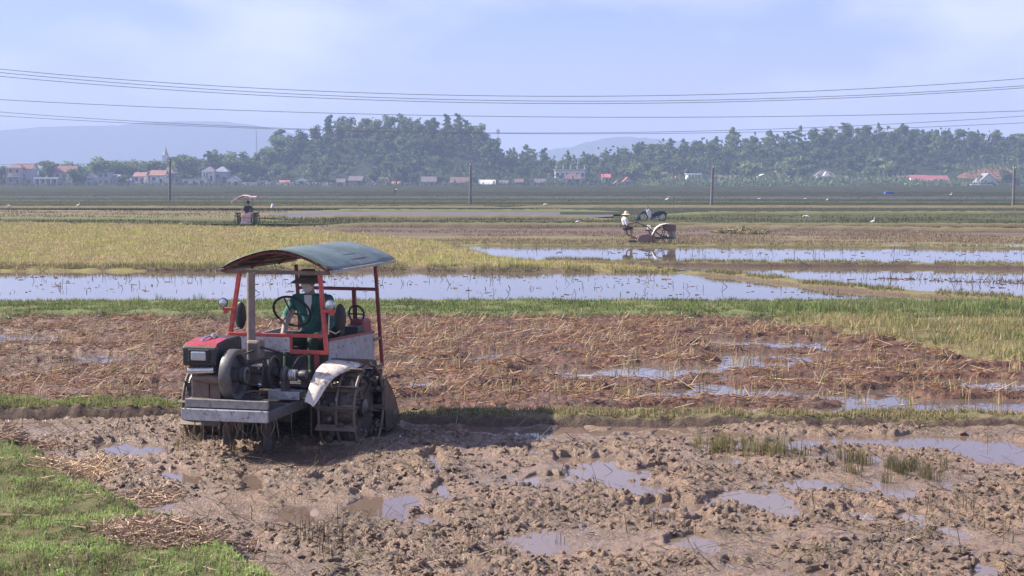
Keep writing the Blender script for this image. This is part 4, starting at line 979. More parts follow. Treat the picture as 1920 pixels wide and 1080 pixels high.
def house(x0, x1, ybase, ywall, yroof, Y, wall, roof, style, label, name='house', depth=7.0, floors=1, cols=0, nwin=2, wing=None, rz=0.0):
    """x0..x1 and heights as read off the photograph, built at distance Y in metres"""
    a = atY(x0, ybase, Y); b = atY(x1, ybase, Y); w = b[0] - a[0]
    z0 = a[2]; zw = atY(x0, ywall, Y)[2] - z0; zr = atY(x0, yroof, Y)[2] - z0
    e = empty(name, ((a[0] + b[0]) / 2, Y, z0), rz); d = depth
    tag(e, label, 'house')
    m = MB(); m.box((0, d / 2, zw / 2 - 0.5), (w, d, zw + 1.0)); wl_ = m.build('wall', HM[wall], e)
    ov = 0.45; t = 0.18
    if style == 'gable_front':       # gable end towards the fields
        m = MB(); m.prism([(-w / 2, zw), (w / 2, zw), (0, zr - 0.15)], 0.02, d - 0.02, 'xz'); m.build('gable', HM['white' if wall in ('grey', 'blue', 'tan') else wall], e)
        m = MB(); m.prism([(-w / 2 - ov, zw - 0.2), (0, zr), (0, zr - t * 1.6), (-w / 2 - ov, zw - 0.2 - t)], -ov, d + ov, 'xz'); m.prism([(w / 2 + ov, zw - 0.2), (0, zr), (0, zr - t * 1.6), (w / 2 + ov, zw - 0.2 - t)], -ov, d + ov, 'xz'); m.build('roof', RM[roof], e)
    elif style == 'gable_side':      # long roof slope towards the fields
        m = MB(); m.prism([(-ov, zw - 0.15), (d / 2, zr), (d + ov, zw - 0.15), (d + ov, zw - 0.15 - t), (d / 2, zr - t * 1.5), (-ov, zw - 0.15 - t)], -w / 2 - ov, w / 2 + ov, 'yz'); m.build('roof', RM[roof], e)
        for sx in (-1, 1):
            m = MB(); m.prism([(0.0, zw), (d / 2, zr - 0.2), (d, zw)], sx * w / 2, sx * (w / 2 - 0.2), 'yz'); m.build('gable', HM['white'], e)
    elif style == 'hip':
        m = MB(); k = min(w, d) * 0.42
        m.add([(-w / 2 - ov, -ov, zw), (w / 2 + ov, -ov, zw), (w / 2 + ov, d + ov, zw), (-w / 2 - ov, d + ov, zw), (-w / 2 + k, d / 2, zr), (w / 2 - k, d / 2, zr)], [(0, 1, 5, 4), (1, 2, 5), (2, 3, 4, 5), (3, 0, 4), (0, 3, 2, 1)]); m.build('roof', RM[roof], e)
    else:                            # flat slab roof with parapet
        m = MB(); m.box((0, d / 2 - 0.3, zw + 0.12), (w + 0.8, d + 1.0, 0.24)); m.build('roof', RM['slab' if roof is None else roof], e)
    fl = zw / floors
    for k in range(floors):
        nn = nwin
        for i in range(nn):
            cx = -w / 2 + w * (i + 0.5) / nn
            if k == 0 and i == nn // 2:
                m = MB(); m.box((cx, -0.02, min(1.05, fl * 0.4)), (min(1.1, w / nn * 0.6), 0.1, min(2.1, fl * 0.8))); m.build('door', M_OPEN, e)
            else:
                ww = min(1.3, w / nn * 0.55); hh = min(1.3, fl * 0.45)
                m = MB(); m.box((cx, -0.02, k * fl + fl * 0.58), (ww + 0.2, 0.08, hh + 0.2)); f = m.build('window', M_FRAME, e)
                m = MB(); m.box((cx, -0.07, k * fl + fl * 0.58), (ww, 0.06, hh)); m.build('pane', M_OPEN, f)
    if cols:                         # open front with pillars
        m = MB(); m.box((0, -1.0, zw - 0.15), (w * 1.02, 2.0, 0.3)); 
        if floors > 1: m.box((0, -1.0, zw / floors), (w * 1.02, 2.0, 0.25))
        m.build('veranda_slab', HM['white'], e)
        for i in range(cols):
            cx = -w / 2 + 0.2 + (w - 0.4) * i / (cols - 1)
            m = MB(); m.box((cx, -1.85, zw / 2 - 0.3), (0.32, 0.32, zw - 0.02 + 0.2)); m.build('pillar', HM['white' if wall != 'pink' else 'pink'], e)
    return e
house(15, 40, 348, 314, 306, 556, 'pink', 'darkred', 'hip', 'pink two storey house with pillared balcony at far left', floors=2, cols=3, depth=9)
house(39, 60, 348, 316, 306, 559, 'grey', 'darkred', 'gable_side', 'grey blue house with dark red roof joined behind the pink one')
house(66, 110, 349, 334, 331, 552, 'tan', 'slab', 'flat', 'low house with pale slab roof and pinkish pillars', cols=5, nwin=4)
house(101, 140, 338, 322, 311, 572, 'tan', 'darkred', 'gable_side', 'reddish roofed house behind the low slab house', nwin=3)
house(160, 175, 348, 333, 326, 556, 'grey', 'grey', 'gable_front', 'narrow grey gabled house between dark bushes', nwin=1, floors=2)
house(184, 204, 348, 324, 322, 558, 'grey', 'grey', 'flat', 'grey blue two storey block with flat roof', floors=2)
house(204, 221, 348, 333, 327, 562, 'blue', 'grey', 'gable_side', 'small blue grey annex right of the grey block')
house(251, 271, 345, 330, 323, 565, 'white', 'orange', 'gable_side', 'smaller orange roofed house left of the first concrete pole')
house(282, 308, 346, 328, 319, 562, 'white', 'orange', 'gable_side', 'bigger orange roofed house just left of the first pole')
house(312, 346, 340, 324, 313, 578, 'dark', 'mauve', 'gable_side', 'dark roofed hall behind the first concrete pole', nwin=4)
house(380, 402, 340, 321, 312, 566, 'white', 'mauve', 'hip', 'white house with pillared porch under a mauve roof', cols=4)
house(402, 427, 342, 322, 312, 568, 'grey', 'grey', 'hip', 'grey house with pyramid roof right of the white porch')
house(342, 386, 350, 337, 335, 551, 'white', 'slab', 'flat', 'long low whitewashed shed with flat roof right of the first pole', nwin=3, depth=5)
house(424, 448, 350, 338, 329, 551, 'white', 'grey', 'gable_front', 'little white shed with grey gabled roof', nwin=2, depth=5)
house(484, 498, 351, 340, 337.5, 549, 'tan', 'slab', 'flat', 'small square gatehouse in the long white wall', nwin=1, depth=3)
house(505, 520, 332, 325, 322, 585, 'white', 'grey', 'gable_side', 'tiny white house among the trees above the gatehouse', nwin=2, depth=5)
house(556, 574, 351, 338, 334, 550, 'blue', 'grey', 'gable_front', 'small pale blue shrine in the long white wall', cols=2, nwin=1, depth=3)
house(595, 608, 329, 322, 320, 592, 'white', 'slab', 'flat', 'small white house high among the trees of the central hill', nwin=2, depth=5)
house(655, 678, 349, 338, 330, 560, 'grey', 'mauve', 'gable_side', 'mauve roofed house left of the central village gap')
house(708, 727, 349, 340, 332, 562, 'tan', 'brown', 'gable_side', 'small brown roofed house at the foot of the central hill')
house(757, 769, 351, 343, 339, 552, 'white', 'grey', 'flat', 'small white block at the foot of the central hill', nwin=1, depth=4)
house(791, 817, 350, 340, 331, 560, 'grey', 'mauve', 'gable_side', 'mauve roofed house left of the second concrete pole')
house(845, 878, 352, 342, 332, 552, 'grey', 'brown', 'gable_side', 'long brown roofed house beside the second concrete pole', nwin=4)
house(900, 927, 352, 345, 337, 551, 'white', 'slab', 'gable_side', 'white shed with bright roof right of the second pole')
e = house(1041, 1097, 340, 319, 317, 575, 'white', 'slab', 'flat', 'large unfinished white building with bare pillars on its roof', nwin=6)
for i in range(5):
    m = MB(); w_ = 56 / 2800 * 575; m.box((-w_ / 2 + 0.3 + (w_ - 0.6) * i / 4, 0.4, (340 - 317) / 2800 * 575 + 0.7), (0.3, 0.3, 1.6)); m.build('pillar', HM['white'], e)
house(1062, 1088, 345, 335, 326, 566, 'grey', 'brown', 'gable_side', 'brown roofed house in front of the unfinished white building')
house(1130, 1144, 340, 332, 326, 570, 'white', 'red', 'gable_side', 'small bright red roof left of the pale spreading tree', nwin=1)
house(1170, 1184, 348, 340, 332, 560, 'tan', 'red', 'gable_front', 'small red gabled roof below the pale spreading tree', nwin=1)
house(1230, 1251, 342, 333, 322, 575, 'tan', 'brown', 'gable_side', 'brownish red roof half hidden right of the pale tree')
house(1262, 1280, 347, 337, 330, 558, 'yellow', 'red', 'gable_front', 'yellow gabled house left of the white pillared facade', nwin=2, depth=11)
house(1289, 1314, 349, 326.5, 325, 556, 'white', 'slab', 'flat', 'white two storey facade with tall pillars', floors=2, cols=5, nwin=4)
house(1315, 1331, 349, 330, 327, 559, 'blue', 'grey', 'flat', 'blue grey block joined to the white pillared facade')
house(1335, 1347, 347, 338, 330, 557, 'white', 'brown', 'gable_front', 'small white gable right behind the third concrete pole', nwin=1)
house(1350, 1371, 345, 337, 328, 566, 'tan', 'brown', 'gable_side', 'brown roofed house right of the third concrete pole')
house(1422, 1443, 344, 331, 326, 562, 'white', 'slab', 'gable_front', 'bright white gabled house among the light green trees', nwin=2)
house(1455, 1476, 346, 337, 326, 566, 'blue', 'brown', 'gable_side', 'blue walled house with brown roof in the thicket')
house(1530, 1568, 344, 331, 318, 562, 'dark', 'mauve', 'hip', 'temple like house with steep grey hipped roof and white gable', cols=4, nwin=3)
m = MB()
tmp = bpy.data.objects['house.%03d' % (len([o for o in bpy.data.objects if o.name.startswith('house')]) - 1)]
m.prism([(-1.6, 2.7), (1.6, 2.7), (0, 4.4)], -0.9, 2.0, 'xz'); m.build('gable', HM['white'], tmp)
house(1553, 1592, 346, 341, 331, 558, 'tan', 'darkred', 'gable_side', 'low dark red roof in front of the temple like house', nwin=3)
house(1688, 1710, 345, 338, 329, 562, 'white', 'brown', 'gable_side', 'brown red roof at the left end of the red roofed row')
house(1711, 1741, 347, 338, 328, 558, 'white', 'crimson', 'gable_side', 'red roofed house with white gable, first of the long pair')
house(1741, 1779, 347, 339, 329, 556, 'white', 'crimson', 'gable_side', 'red roofed house with long pale wall, second of the long pair', nwin=4)
house(1836, 1871, 353, 341, 324.5, 550, 'green', 'grey', 'gable_front', 'green gabled house beside the very dark tree', nwin=3)
house(1822, 1856, 362.5, 347, 345.5, 546, 'tan', 'slab', 'flat', 'low porch block with arched doorway before the green gabled house', nwin=3, depth=3)
bpy.data.objects[[o.name for o in bpy.data.objects if o.name.startswith('house')][-1]]['category'] = 'house'
EX = [(632, 645, 349, 341, 335, 'white', 'mauve', 'gable_side', 'small pale house left of the mauve roofed house'), (688, 701, 350, 343, 337, 'white', 'grey', 'gable_front', 'little white gable right of the mauve roofed house'), (736, 748, 350, 344, 340, 'tan', 'red', 'gable_side', 'tiny red roof above the distant bending worker'), (826, 838, 350, 344, 338, 'white', 'grey', 'gable_front', 'small white gable left of the long brown roof'),
      (938, 952, 350, 343, 338, 'white', 'mauve', 'gable_side', 'pale cottage right of the bright roofed shed'), (966, 980, 348, 341, 335, 'grey', 'brown', 'gable_side', 'brown cottage in the dip left of the unfinished building'), (1004, 1022, 349, 342, 335, 'white', 'mauve', 'gable_side', 'pale long cottage just left of the unfinished building'), (1104, 1118, 350, 344, 339, 'white', 'grey', 'flat', 'white flat shed right of the unfinished building'),
      (1152, 1163, 350, 344, 338, 'white', 'orange', 'gable_front', 'small orange roofed shed between the two red roofs'), (1200, 1214, 350, 343, 337, 'white', 'grey', 'flat', 'white cabin below the pale spreading tree'), (118, 132, 350, 342, 337, 'white', 'grey', 'gable_front', 'white gabled shed left of the narrow grey house'), (230, 244, 350, 342, 336, 'white', 'mauve', 'gable_side', 'pale cottage left of the smaller orange roof'), (524, 540, 349, 343, 338, 'tan', 'red', 'gable_side', 'low red roof above the long white wall'), (1392, 1408, 346, 340, 334, 'white', 'brown', 'gable_side', 'pale house left of the bright white gable'), (1610, 1628, 346, 340, 333, 'white', 'mauve', 'gable_side', 'pale house between the temple like house and the red row')]
for a_, b_, yb_, yw_, yr_, wl2, rf2, st2, lb2 in EX: house(a_, b_, yb_, yw_, yr_, 551.5, wl2, rf2, st2, lb2, nwin=2, depth=5)
# long white garden wall, church spire, masts
e = empty('garden_wall', (0, 548, 0)); tag(e, 'long white garden wall between gatehouse and shrine', 'wall')
for a, b in ((455, 483), (499, 528), (531, 554), (576, 600), (606, 622)):
    p0 = X_at(a, 548); p1 = X_at(b, 548); m = MB(); m.box(((p0 + p1) / 2, 0, 0.75), (p1 - p0, 0.25, 1.5)); m.box(((p0 + p1) / 2, 0, 1.55), (p1 - p0 + 0.1, 0.4, 0.1)); m.build('wall_section', HM['white'], e)
e = empty('church_tower', (X_at(313, 720), 720, 0)); tag(e, 'pale church tower with pointed spire above the left hand trees', 'church')
zt = atY(313, 274, 720)[2]; zb = atY(313, 292, 720)[2]
m = MB(); m.box((0, 0, zb / 2), (2.6, 2.6, zb)); m.build('tower', HM['white'], e)
m = MB(); m.box((0, 0, zb + 0.15), (3.0, 3.0, 0.3)); m.build('cornice', HM['white'], e)
m = MB(); m.lathe([(1.4, zb + 0.3), (0.75, zb + (zt - zb) * 0.45), (0.12, zt - 0.3), (0.0, zt)], (0, 0, 0), 'z', 8); m.build('spire', HM['pink'], e)
for px, yt, yb, Yt, lab, dish in ((483, 243, 290, 690, 'thin lattice mast above the trees left of the wooded hill', False), (934, 241, 290, 690, 'thin mast with antenna head right of the wooded hill', True)):
    e = empty('radio_mast', (X_at(px, Yt), Yt, 0)); tag(e, lab, 'mast'); z1 = atY(px, yt, Yt)[2]
    m = MB()
    for k in range(3):
        a = k * 2.094; m.cyl((0.35 * math.cos(a), 0.35 * math.sin(a), 0), (0.2 * math.cos(a), 0.2 * math.sin(a), z1), 0.07, 0.05, 5)
    m.build('leg', paint('mast_steel', (0.35, 0.34, 0.36), 0.5, 0.4), e)
    m = MB()
    for i in range(int(z1 / 1.2)):
        z = i * 1.2; a = (i % 3) * 2.094; b = a + 2.094; m.cyl((0.3 * math.cos(a), 0.3 * math.sin(a), z), (0.3 * math.cos(b), 0.3 * math.sin(b), z + 1.2), 0.04, n=4)
    m.build('bracing', _mats['mast_steel'], e)
    if dish:
        for k in range(3):
            a = k * 2.094 + 0.5; m = MB(); m.box((0.6 * math.cos(a), 0.6 * math.sin(a), z1 - 1.4), (0.35, 0.35, 1.9)); m.build('antenna', HM['grey'], e)

# ------------------------------------------------------------------ power poles and wires
M_CONC = paint('weathered_pole', (0.17, 0.16, 0.155), 0.85, var=0.25, scale=2.0)
M_WIRE = paint('wire', (0.16, 0.16, 0.19), 0.5, 0.3)
POLES = [(319, 381, 298, 'first concrete pole from the left, beside the village sheds'), (882, 384, 304, 'second concrete pole, before the central wooded hill'), (1335, 386, 308, 'third concrete pole, before the white pillared house'), (1900, 388, 309, 'fourth concrete pole, near the right edge')]
tops = []
for px, yb, yt, lab in POLES:
    p = G(px, yb); h = atY(px, yt, p[1])[2]; e = empty('power_pole', (p[0], p[1], -0.12)); tag(e, lab, 'pole', 'concrete poles crossing the plain')
    h += 0.12; lean = 0.03 * (1 if px in (319, 1335) else 0.3)
    m = MB(); m.tube([(-0.5 * lean * h, 0, 0), (0, 0, h * 0.5), (0.5 * lean * h, 0, h)], [0.17, 0.145, 0.115], 8); m.build('shaft', M_CONC, e)
    m = MB(); m.bar((lean * h * 0.5, -0.45, h - 0.35), (lean * h * 0.5, 0.45, h - 0.35), 0.08); m.build('crossarm', M_CONC, e)
    for sy in (-0.4, 0.4):
        m = MB(); m.lathe([(0.0, 0), (0.05, 0.0), (0.03, 0.06), (0.05, 0.1), (0.0, 0.14)], (lean * h * 0.5, sy, h - 0.31), 'z', 8); m.build('insulator', HM['white'], e)
    tops.append((p[0] + lean * h * 0.5, p[1], h - 0.3))
tops = [(tops[0][0] - 37, tops[0][1] + 1, tops[0][2])] + tops + [(tops[3][0] + 34, tops[3][1] - 2, tops[3][2])]
spn = ['left of the first concrete pole', 'between the first and second concrete poles', 'between the second and third concrete poles', 'between the third and fourth concrete poles', 'right of the fourth concrete pole']
for k in range(5):
    a, b = tops[k], tops[k + 1]
    m = MB()
    for sy in (-0.4, 0.4):
        m.tube([(a[0] + (b[0] - a[0]) * t, a[1] + (b[1] - a[1]) * t + sy, a[2] - 0.12 + (b[2] - a[2]) * t - 0.35 * 4 * t * (1 - t)) for t in np.linspace(0, 1, 13)], 0.012, 4)
    tag(m.build('wire_pair', M_WIRE), 'thin wire pair ' + spn[k], 'wire')
def span(pts, Y, rad, label):
    c = np.polyfit([p[0] for p in pts], [p[1] for p in pts], 2)
    m = MB(); L = []
    for px in np.linspace(-700, 2650, 60):
        p = atY(px, np.polyval(c, px), Y); L.append(p)
    m.tube(L, rad, 5); tag(m.build('power_line', M_WIRE), label, 'power line', 'overhead power lines')
span([(0, 130), (400, 160), (1020, 181), (1500, 172), (1920, 147)], 84, 0.017, 'topmost of the overhead power lines')
span([(0, 137), (400, 166), (1020, 190), (1500, 184), (1920, 160)], 85, 0.017, 'second overhead power line from the top')
span([(0, 144), (400, 172), (1020, 194.5), (1500, 188), (1920, 164)], 86, 0.017, 'third overhead power line from the top')
span([(0, 187), (500, 208), (1100, 220.5), (1500, 217.5), (1920, 208)], 88, 0.017, 'single overhead line in the middle of the set')
span([(0, 211), (400, 233), (960, 250), (1500, 241), (1920, 217)], 92, 0.015, 'upper wire of the lowest overhead pair')
span([(0, 218), (400, 236), (960, 251.5), (1500, 246), (1920, 230)], 93, 0.015, 'lowest of all the overhead wires')

# ------------------------------------------------------------------ the hazy air over the plain
hz = MB(); hz.box((0, 1950, 63.5), (8200, 4200, 131))
ho = hz.build('haze', bpy.data.materials.new('haze_air'))
hm = ho.data.materials[0]; hm.use_nodes = True
for n_ in list(hm.node_tree.nodes): hm.node_tree.nodes.remove(n_)
hout = hm.node_tree.nodes.new('ShaderNodeOutputMaterial'); hv = hm.node_tree.nodes.new('ShaderNodeVolumePrincipled')
hv.inputs['Color'].default_value = (0.48, 0.60, 0.90, 1); hv.inputs['Density'].default_value = 0.00052; hv.inputs['Anisotropy'].default_value = 0.0
for nm in ('Density Attribute', 'Color Attribute', 'Temperature Attribute'):
    if nm in hv.inputs: hv.inputs[nm].default_value = ''
hm.node_tree.links.new(hv.outputs[0], hout.inputs['Volume'])
try: hm.cycles.homogeneous_volume = True
except Exception: pass
tag(ho, 'bluish haze over the plain and hills', 'haze', kind='stuff')
# ================================================================== the tractor (x forward, y to its left, z up)
T_O = (-2.554, 16.6, 0.0)
T_RZ = R(-104)
M_RED = paint('red_paint', (0.62, 0.10, 0.075), 0.42, var=0.25, dirt=0.18, scale=14)
M_DRED = paint('dull_red_paint', (0.26, 0.055, 0.055), 0.5, var=0.25, dirt=0.2, scale=12)
M_HOODR = paint('hood_red', (0.36, 0.03, 0.045), 0.36, var=0.25, dirt=0.2, scale=10)
M_BLACK = paint('black_iron', (0.035, 0.034, 0.036), 0.5, var=0.3, dirt=0.12, scale=10)
M_IRON = paint('cast_iron', (0.13, 0.13, 0.135), 0.45, 0.35, var=0.25, dirt=0.3, scale=12)
M_FLY = paint('flywheel_iron', (0.125, 0.122, 0.12), 0.5, 0.3, var=0.2, dirt=0.22, scale=9)
M_GALV = paint('galvanised_steel', (0.50, 0.52, 0.55), 0.36, 0.45, var=0.25, dirt=0.24, scale=11)
M_PANEL = paint('grey_panel', (0.36, 0.35, 0.36), 0.6, var=0.12, dirt=0.3, scale=6)
M_BOARD = paint('pale_board', (0.60, 0.55, 0.51), 0.65, var=0.14, dirt=0.3, scale=9)
M_FEND = paint('cream_fender', (0.70, 0.62, 0.53), 0.5, var=0.1, dirt=0.36, scale=8)
M_GREENR = paint('green_roof_sheet', (0.11, 0.152, 0.138), 0.45, var=0.22, dirt=0.05, scale=3.0, dirtcol=(0.35, 0.42, 0.42))
M_UNDER = paint('roof_batten', (0.16, 0.085, 0.065), 0.7, var=0.3, scale=14)
M_MUDDY = paint('muddy_steel', (0.17, 0.135, 0.105), 0.5, 0.1, var=0.3, dirt=0.5, scale=9, bump=0.004)
M_DARKMUD = paint('dark_wet_mud', (0.055, 0.046, 0.04), 0.35, var=0.35, dirt=0.25, scale=8, bump=0.008)
M_RUST = paint('rusty_brown', (0.22, 0.15, 0.11), 0.7, var=0.25, dirt=0.3, scale=13)
M_EXH = paint('exhaust_pipe', (0.27, 0.215, 0.18), 0.6, 0.2, var=0.2, dirt=0.2, scale=8)
M_CHROME = paint('bright_metal', (0.62, 0.60, 0.57), 0.25, 0.8, var=0.15, scale=12)
M_RUBBER = paint('black_rubber', (0.02, 0.02, 0.022), 0.55, var=0.2)
M_VINYL = paint('black_vinyl', (0.03, 0.03, 0.034), 0.45, var=0.2)
def glass_mat(name, col, rough=0.08):
    t = NT(name); t.b.inputs['Base Color'].default_value = (*col, 1); t.b.inputs['Roughness'].default_value = rough
    n = t.noise(t.co(), 60, 2); t.bump(n, 0.6, 0.004); t.b.inputs['Coat Weight'].default_value = 1.0
    t.b.inputs['Metallic'].default_value = 0.55
    return t.m
M_LENS = glass_mat('lamp_lens', (0.55, 0.58, 0.62))
M_MIRROR = glass_mat('mirror_glass', (0.18, 0.20, 0.22), 0.05)

tr = empty('paddy_tractor', T_O, T_RZ)
tag(tr, 'muddy red homemade paddy tractor with green curved roof and iron cage wheels', 'tractor')
# frame and bumper
m = MB()
for L in (-0.46, 0.41): m.box((0.05, L, 0.47), (2.75, 0.055, 0.10))
for F in (1.3, 0.75, 0.1, -0.6, -1.25): m.box((F, -0.025, 0.47), (0.07, 0.82, 0.085))
m.box((0.95, -0.25, 0.525), (0.9, 0.5, 0.02))
m.build('chassis', M_IRON, tr, 0.004)
m = MB(); m.box((1.46, -0.045, 0.475), (0.045, 0.955, 0.118)); bp = m.build('bumper', M_GALV, tr, 0.006)
m = MB(); m.box((1.395, -0.05, 0.585), (0.05, 0.915, 0.085)); m.build('bumper_rail', paint('dull_steel', (0.33, 0.31, 0.30), 0.5, 0.5, var=0.15, dirt=0.25, scale=12), tr, 0.005)
for L in (-0.47, 0.38):
    m = MB(); m.cyl((1.482, L, 0.53), (1.49, L, 0.53), 0.012, n=8); m.build('bolt', M_CHROME, bp)
# engine on the far side of the frame
en = MB(); en.box((0.86, -0.33, 0.72), (0.62, 0.36, 0.40)); en.box((0.52, -0.28, 0.80), (0.28, 0.28, 0.30)); en.box((0.95, -0.33, 0.545), (0.66, 0.42, 0.06))
for k in range(6): en.box((0.66 + k * 0.07, -0.145, 0.74), (0.02, 0.03, 0.26))
eng = en.build('engine', M_IRON, tr, 0.012)
m = MB(); m.prism([(0.66, 0.955), (1.27, 0.95), (1.305, 0.98), (1.30, 1.15), (1.24, 1.185), (0.98, 1.215), (0.72, 1.22), (0.66, 1.19)], -0.59, -0.20, 'xz'); m.build('hood', M_BLACK, tr, 0.018)
m = MB(); m.prism([(1.285, 1.158), (1.242, 1.191), (0.98, 1.221), (0.98, 1.214), (1.242, 1.183), (1.28, 1.152)], -0.575, -0.215, 'xz'); m.build('hood_top', M_HOODR, tr, 0.002)
m = MB(); m.lathe([(0.0, 0), (0.035, 0.0), (0.035, 0.02), (0.015, 0.03), (0.012, 0.05), (0.0, 0.055)], (1.0, -0.38, 1.219), 'z', 12); m.build('filler_cap', M_CHROME, tr, smooth=True)
m = MB(); m.tube([(1.15, -0.44, 1.2), (1.1, -0.42, 1.235), (1.0, -0.40, 1.245), (0.9, -0.38, 1.225)], 0.012, 8); m.build('hose', M_CHROME, tr, smooth=True)
m = MB(); m.box((1.303, -0.395, 1.062), (0.03, 0.25, 0.145)); hl = m.build('headlight', M_RUBBER, tr, 0.02)
m = MB(); m.box((1.318, -0.395, 1.062), (0.025, 0.17, 0.095)); m.build('lens', M_LENS, hl, 0.018)
m = MB(); m.cyl((1.27, -0.53, 0.90), (1.27, -0.24, 0.915), 0.038, 0.034, 12); m.build('fuel_filter', M_CHROME, tr, smooth=True)
m = MB(); m.cyl((1.24, -0.50, 0.82), (1.24, -0.36, 0.815), 0.035, n=12); m.cyl((1.24, -0.36, 0.815), (1.24, -0.08, 0.80), 0.05, n=12); m.build('water_pump', M_RUST, tr, smooth=True)
m = MB(); m.box((1.16, -0.42, 0.70), (0.16, 0.20, 0.19)); m.box((1.17, -0.25, 0.73), (0.14, 0.12, 0.26)); m.box((1.15, -0.40, 0.59), (0.2, 0.3, 0.05)); m.build('crankcase', M_RUST, tr, 0.01)
# flywheel and belts
m = MB(); fc = (1.13, 0, 0.855)
m.lathe([(0.20, -0.14), (0.262, -0.14), (0.268, -0.13), (0.268, -0.045), (0.258, -0.03), (0.215, -0.03), (0.205, -0.045), (0.205, -0.10), (0.06, -0.10), (0.0, -0.10)], fc, 'y', 48)
m.lathe([(0.20, -0.14), (0.0, -0.14)], fc, 'y', 48)
fw = m.build('flywheel', M_FLY, tr, smooth=True)
m = MB(); m.lathe([(0.085, -0.10), (0.085, 0.0), (0.075, 0.01), (0.085, 0.02), (0.085, 0.06), (0.06, 0.065), (0.055, 0.03), (0.0, 0.03)], fc, 'y', 28); m.build('hub_pulley', M_FLY, fw, smooth=True)
pc = (0.66, 0, 0.83)
m = MB(); m.lathe([(0.0, 0.09), (0.17, 0.09), (0.18, 0.10), (0.165, 0.115), (0.165, 0.15), (0.18, 0.165), (0.175, 0.18), (0.15, 0.18), (0.14, 0.15), (0.05, 0.15), (0.045, 0.20), (0.0, 0.20)], pc, 'y', 40); pl = m.build('drive_pulley', M_BLACK, tr, smooth=True)
for off in (-0.02, 0.03):
    a = math.atan2(pc[2] - fc[2], pc[0] - fc[0]); pts = []
    for k in range(14): t = a + math.pi / 2 + math.pi * k / 13; pts.append((pc[0] + 0.168 * math.cos(t - math.pi), 0.13 + off, pc[2] + 0.168 * math.sin(t - math.pi)))
    for k in range(10): t = a + math.pi / 2 + math.pi * k / 9; pts.append((fc[0] + 0.088 * math.cos(t), 0.0 + off + 0.02, fc[2] + 0.088 * math.sin(t)))
    m = MB(); m.tube(pts, 0.009, 5, closed=True); m.build('belt', M_RUBBER, tr)
m = MB(); m.lathe([(0.0, 0.22), (0.085, 0.22), (0.095, 0.235), (0.095, 0.26), (0.075, 0.27), (0.075, 0.28), (0.0, 0.28)], (0.56, 0, 0.79), 'y', 24); m.box((0.56, 0.25, 0.70), (0.14, 0.05, 0.16)); m.build('bearing_block', M_FLY, tr, smooth=True)
m = MB()
for k in range(3): m.lathe([(0.0, 0.30 + k * 0.03), (0.06, 0.30 + k * 0.03), (0.066, 0.308 + k * 0.03), (0.055, 0.315 + k * 0.03), (0.066, 0.322 + k * 0.03), (0.06, 0.33 + k * 0.03), (0.0, 0.33 + k * 0.03)], (0.56, 0, 0.79), 'y', 20)
m.build('grooved_pulley', M_CHROME, tr, smooth=True)
m = MB(); m.cyl((0.56, 0.05, 0.79), (0.56, 0.52, 0.79), 0.022, n=10); m.build('drive_shaft', M_IRON, tr, smooth=True)
m = MB(); m.lathe([(0.0, 0.42), (0.05, 0.42), (0.06, 0.44), (0.06, 0.50), (0.04, 0.52), (0.0, 0.52)], (0.56, 0, 0.79), 'y', 18); m.box((0.5, 0.46, 0.72), (0.12, 0.06, 0.12)); m.build('coupling', M_BLACK, tr, smooth=True)
m = MB(); m.box((0.56, 0.27, 0.615), (0.20, 0.36, 0.012)); m.box((0.655, 0.27, 0.575), (0.012, 0.36, 0.08)); m.box((0.465, 0.27, 0.575), (0.012, 0.36, 0.08)); m.build('mounting_channel', M_GALV, tr, 0.003)
# exhaust
m = MB(); m.box((0.5, -0.115, 1.02), (0.17, 0.16, 0.27)); m.box((0.53, -0.05, 0.85), (0.2, 0.26, 0.12)); m.build('muffler', M_EXH, tr, 0.03)
m = MB(); m.tube([(0.5, -0.165, 1.12), (0.5, -0.165, 1.3), (0.5, -0.163, 1.6), (0.5, -0.16, 1.885)], 0.045, 16, cap=False); m.cyl((0.5, -0.163, 1.7), (0.5, -0.163, 1.708), 0.048, n=16); m.cyl((0.5, -0.163, 1.45), (0.5, -0.163, 1.457), 0.048, n=16); m.cyl((0.5, -0.16, 1.87), (0.5, -0.16, 1.872), 0.043, n=16)
m.build('exhaust_pipe', M_EXH, tr, smooth=True)
# front of the cab
m = MB(); m.box((0.205, -0.19, 1.075), (0.015, 0.70, 0.165)); m.build('front_board', M_BOARD, tr, 0.003)
m = MB(); m.box((0.19, 0.0, 1.178), (0.045, 1.14, 0.04)); m.build('cross_bar', M_RED, tr, 0.006)
m = MB(); m.box((0.19, 0.38, 0.998), (0.045, 0.44, 0.045)); m.build('cross_bar', M_RED, tr, 0.006)
m = MB(); m.box((0.19, 0.165, 1.09), (0.035, 0.03, 0.16)); m.build('upright', M_RED, tr, 0.004)
m = MB(); m.box((0.19, 0.47, 0.82), (0.05, 0.05, 0.33)); m.build('upright', M_DRED, tr, 0.004)
m = MB(); m.box((0.19, -0.45, 0.78), (0.05, 0.05, 0.62)); m.build('upright', M_DRED, tr, 0.004)
for nm, a, b, mt, w_ in (('post', (0.19, 0.585, 0.99), (0.155, 0.50, 1.885), M_RED, 0.045), ('post', (0.19, -0.585, 1.0), (0.155, -0.445, 1.885), M_RED, 0.045), ('post', (-1.63, 0.60, 0.63), (-1.40, 0.60, 1.86), M_DRED, 0.04), ('post', (-1.63, -0.44, 0.63), (-1.42, -0.42, 1.86), M_DRED, 0.04)):
    m = MB(); m.bar(a, b, w_); m.build(nm, mt, tr, 0.006)
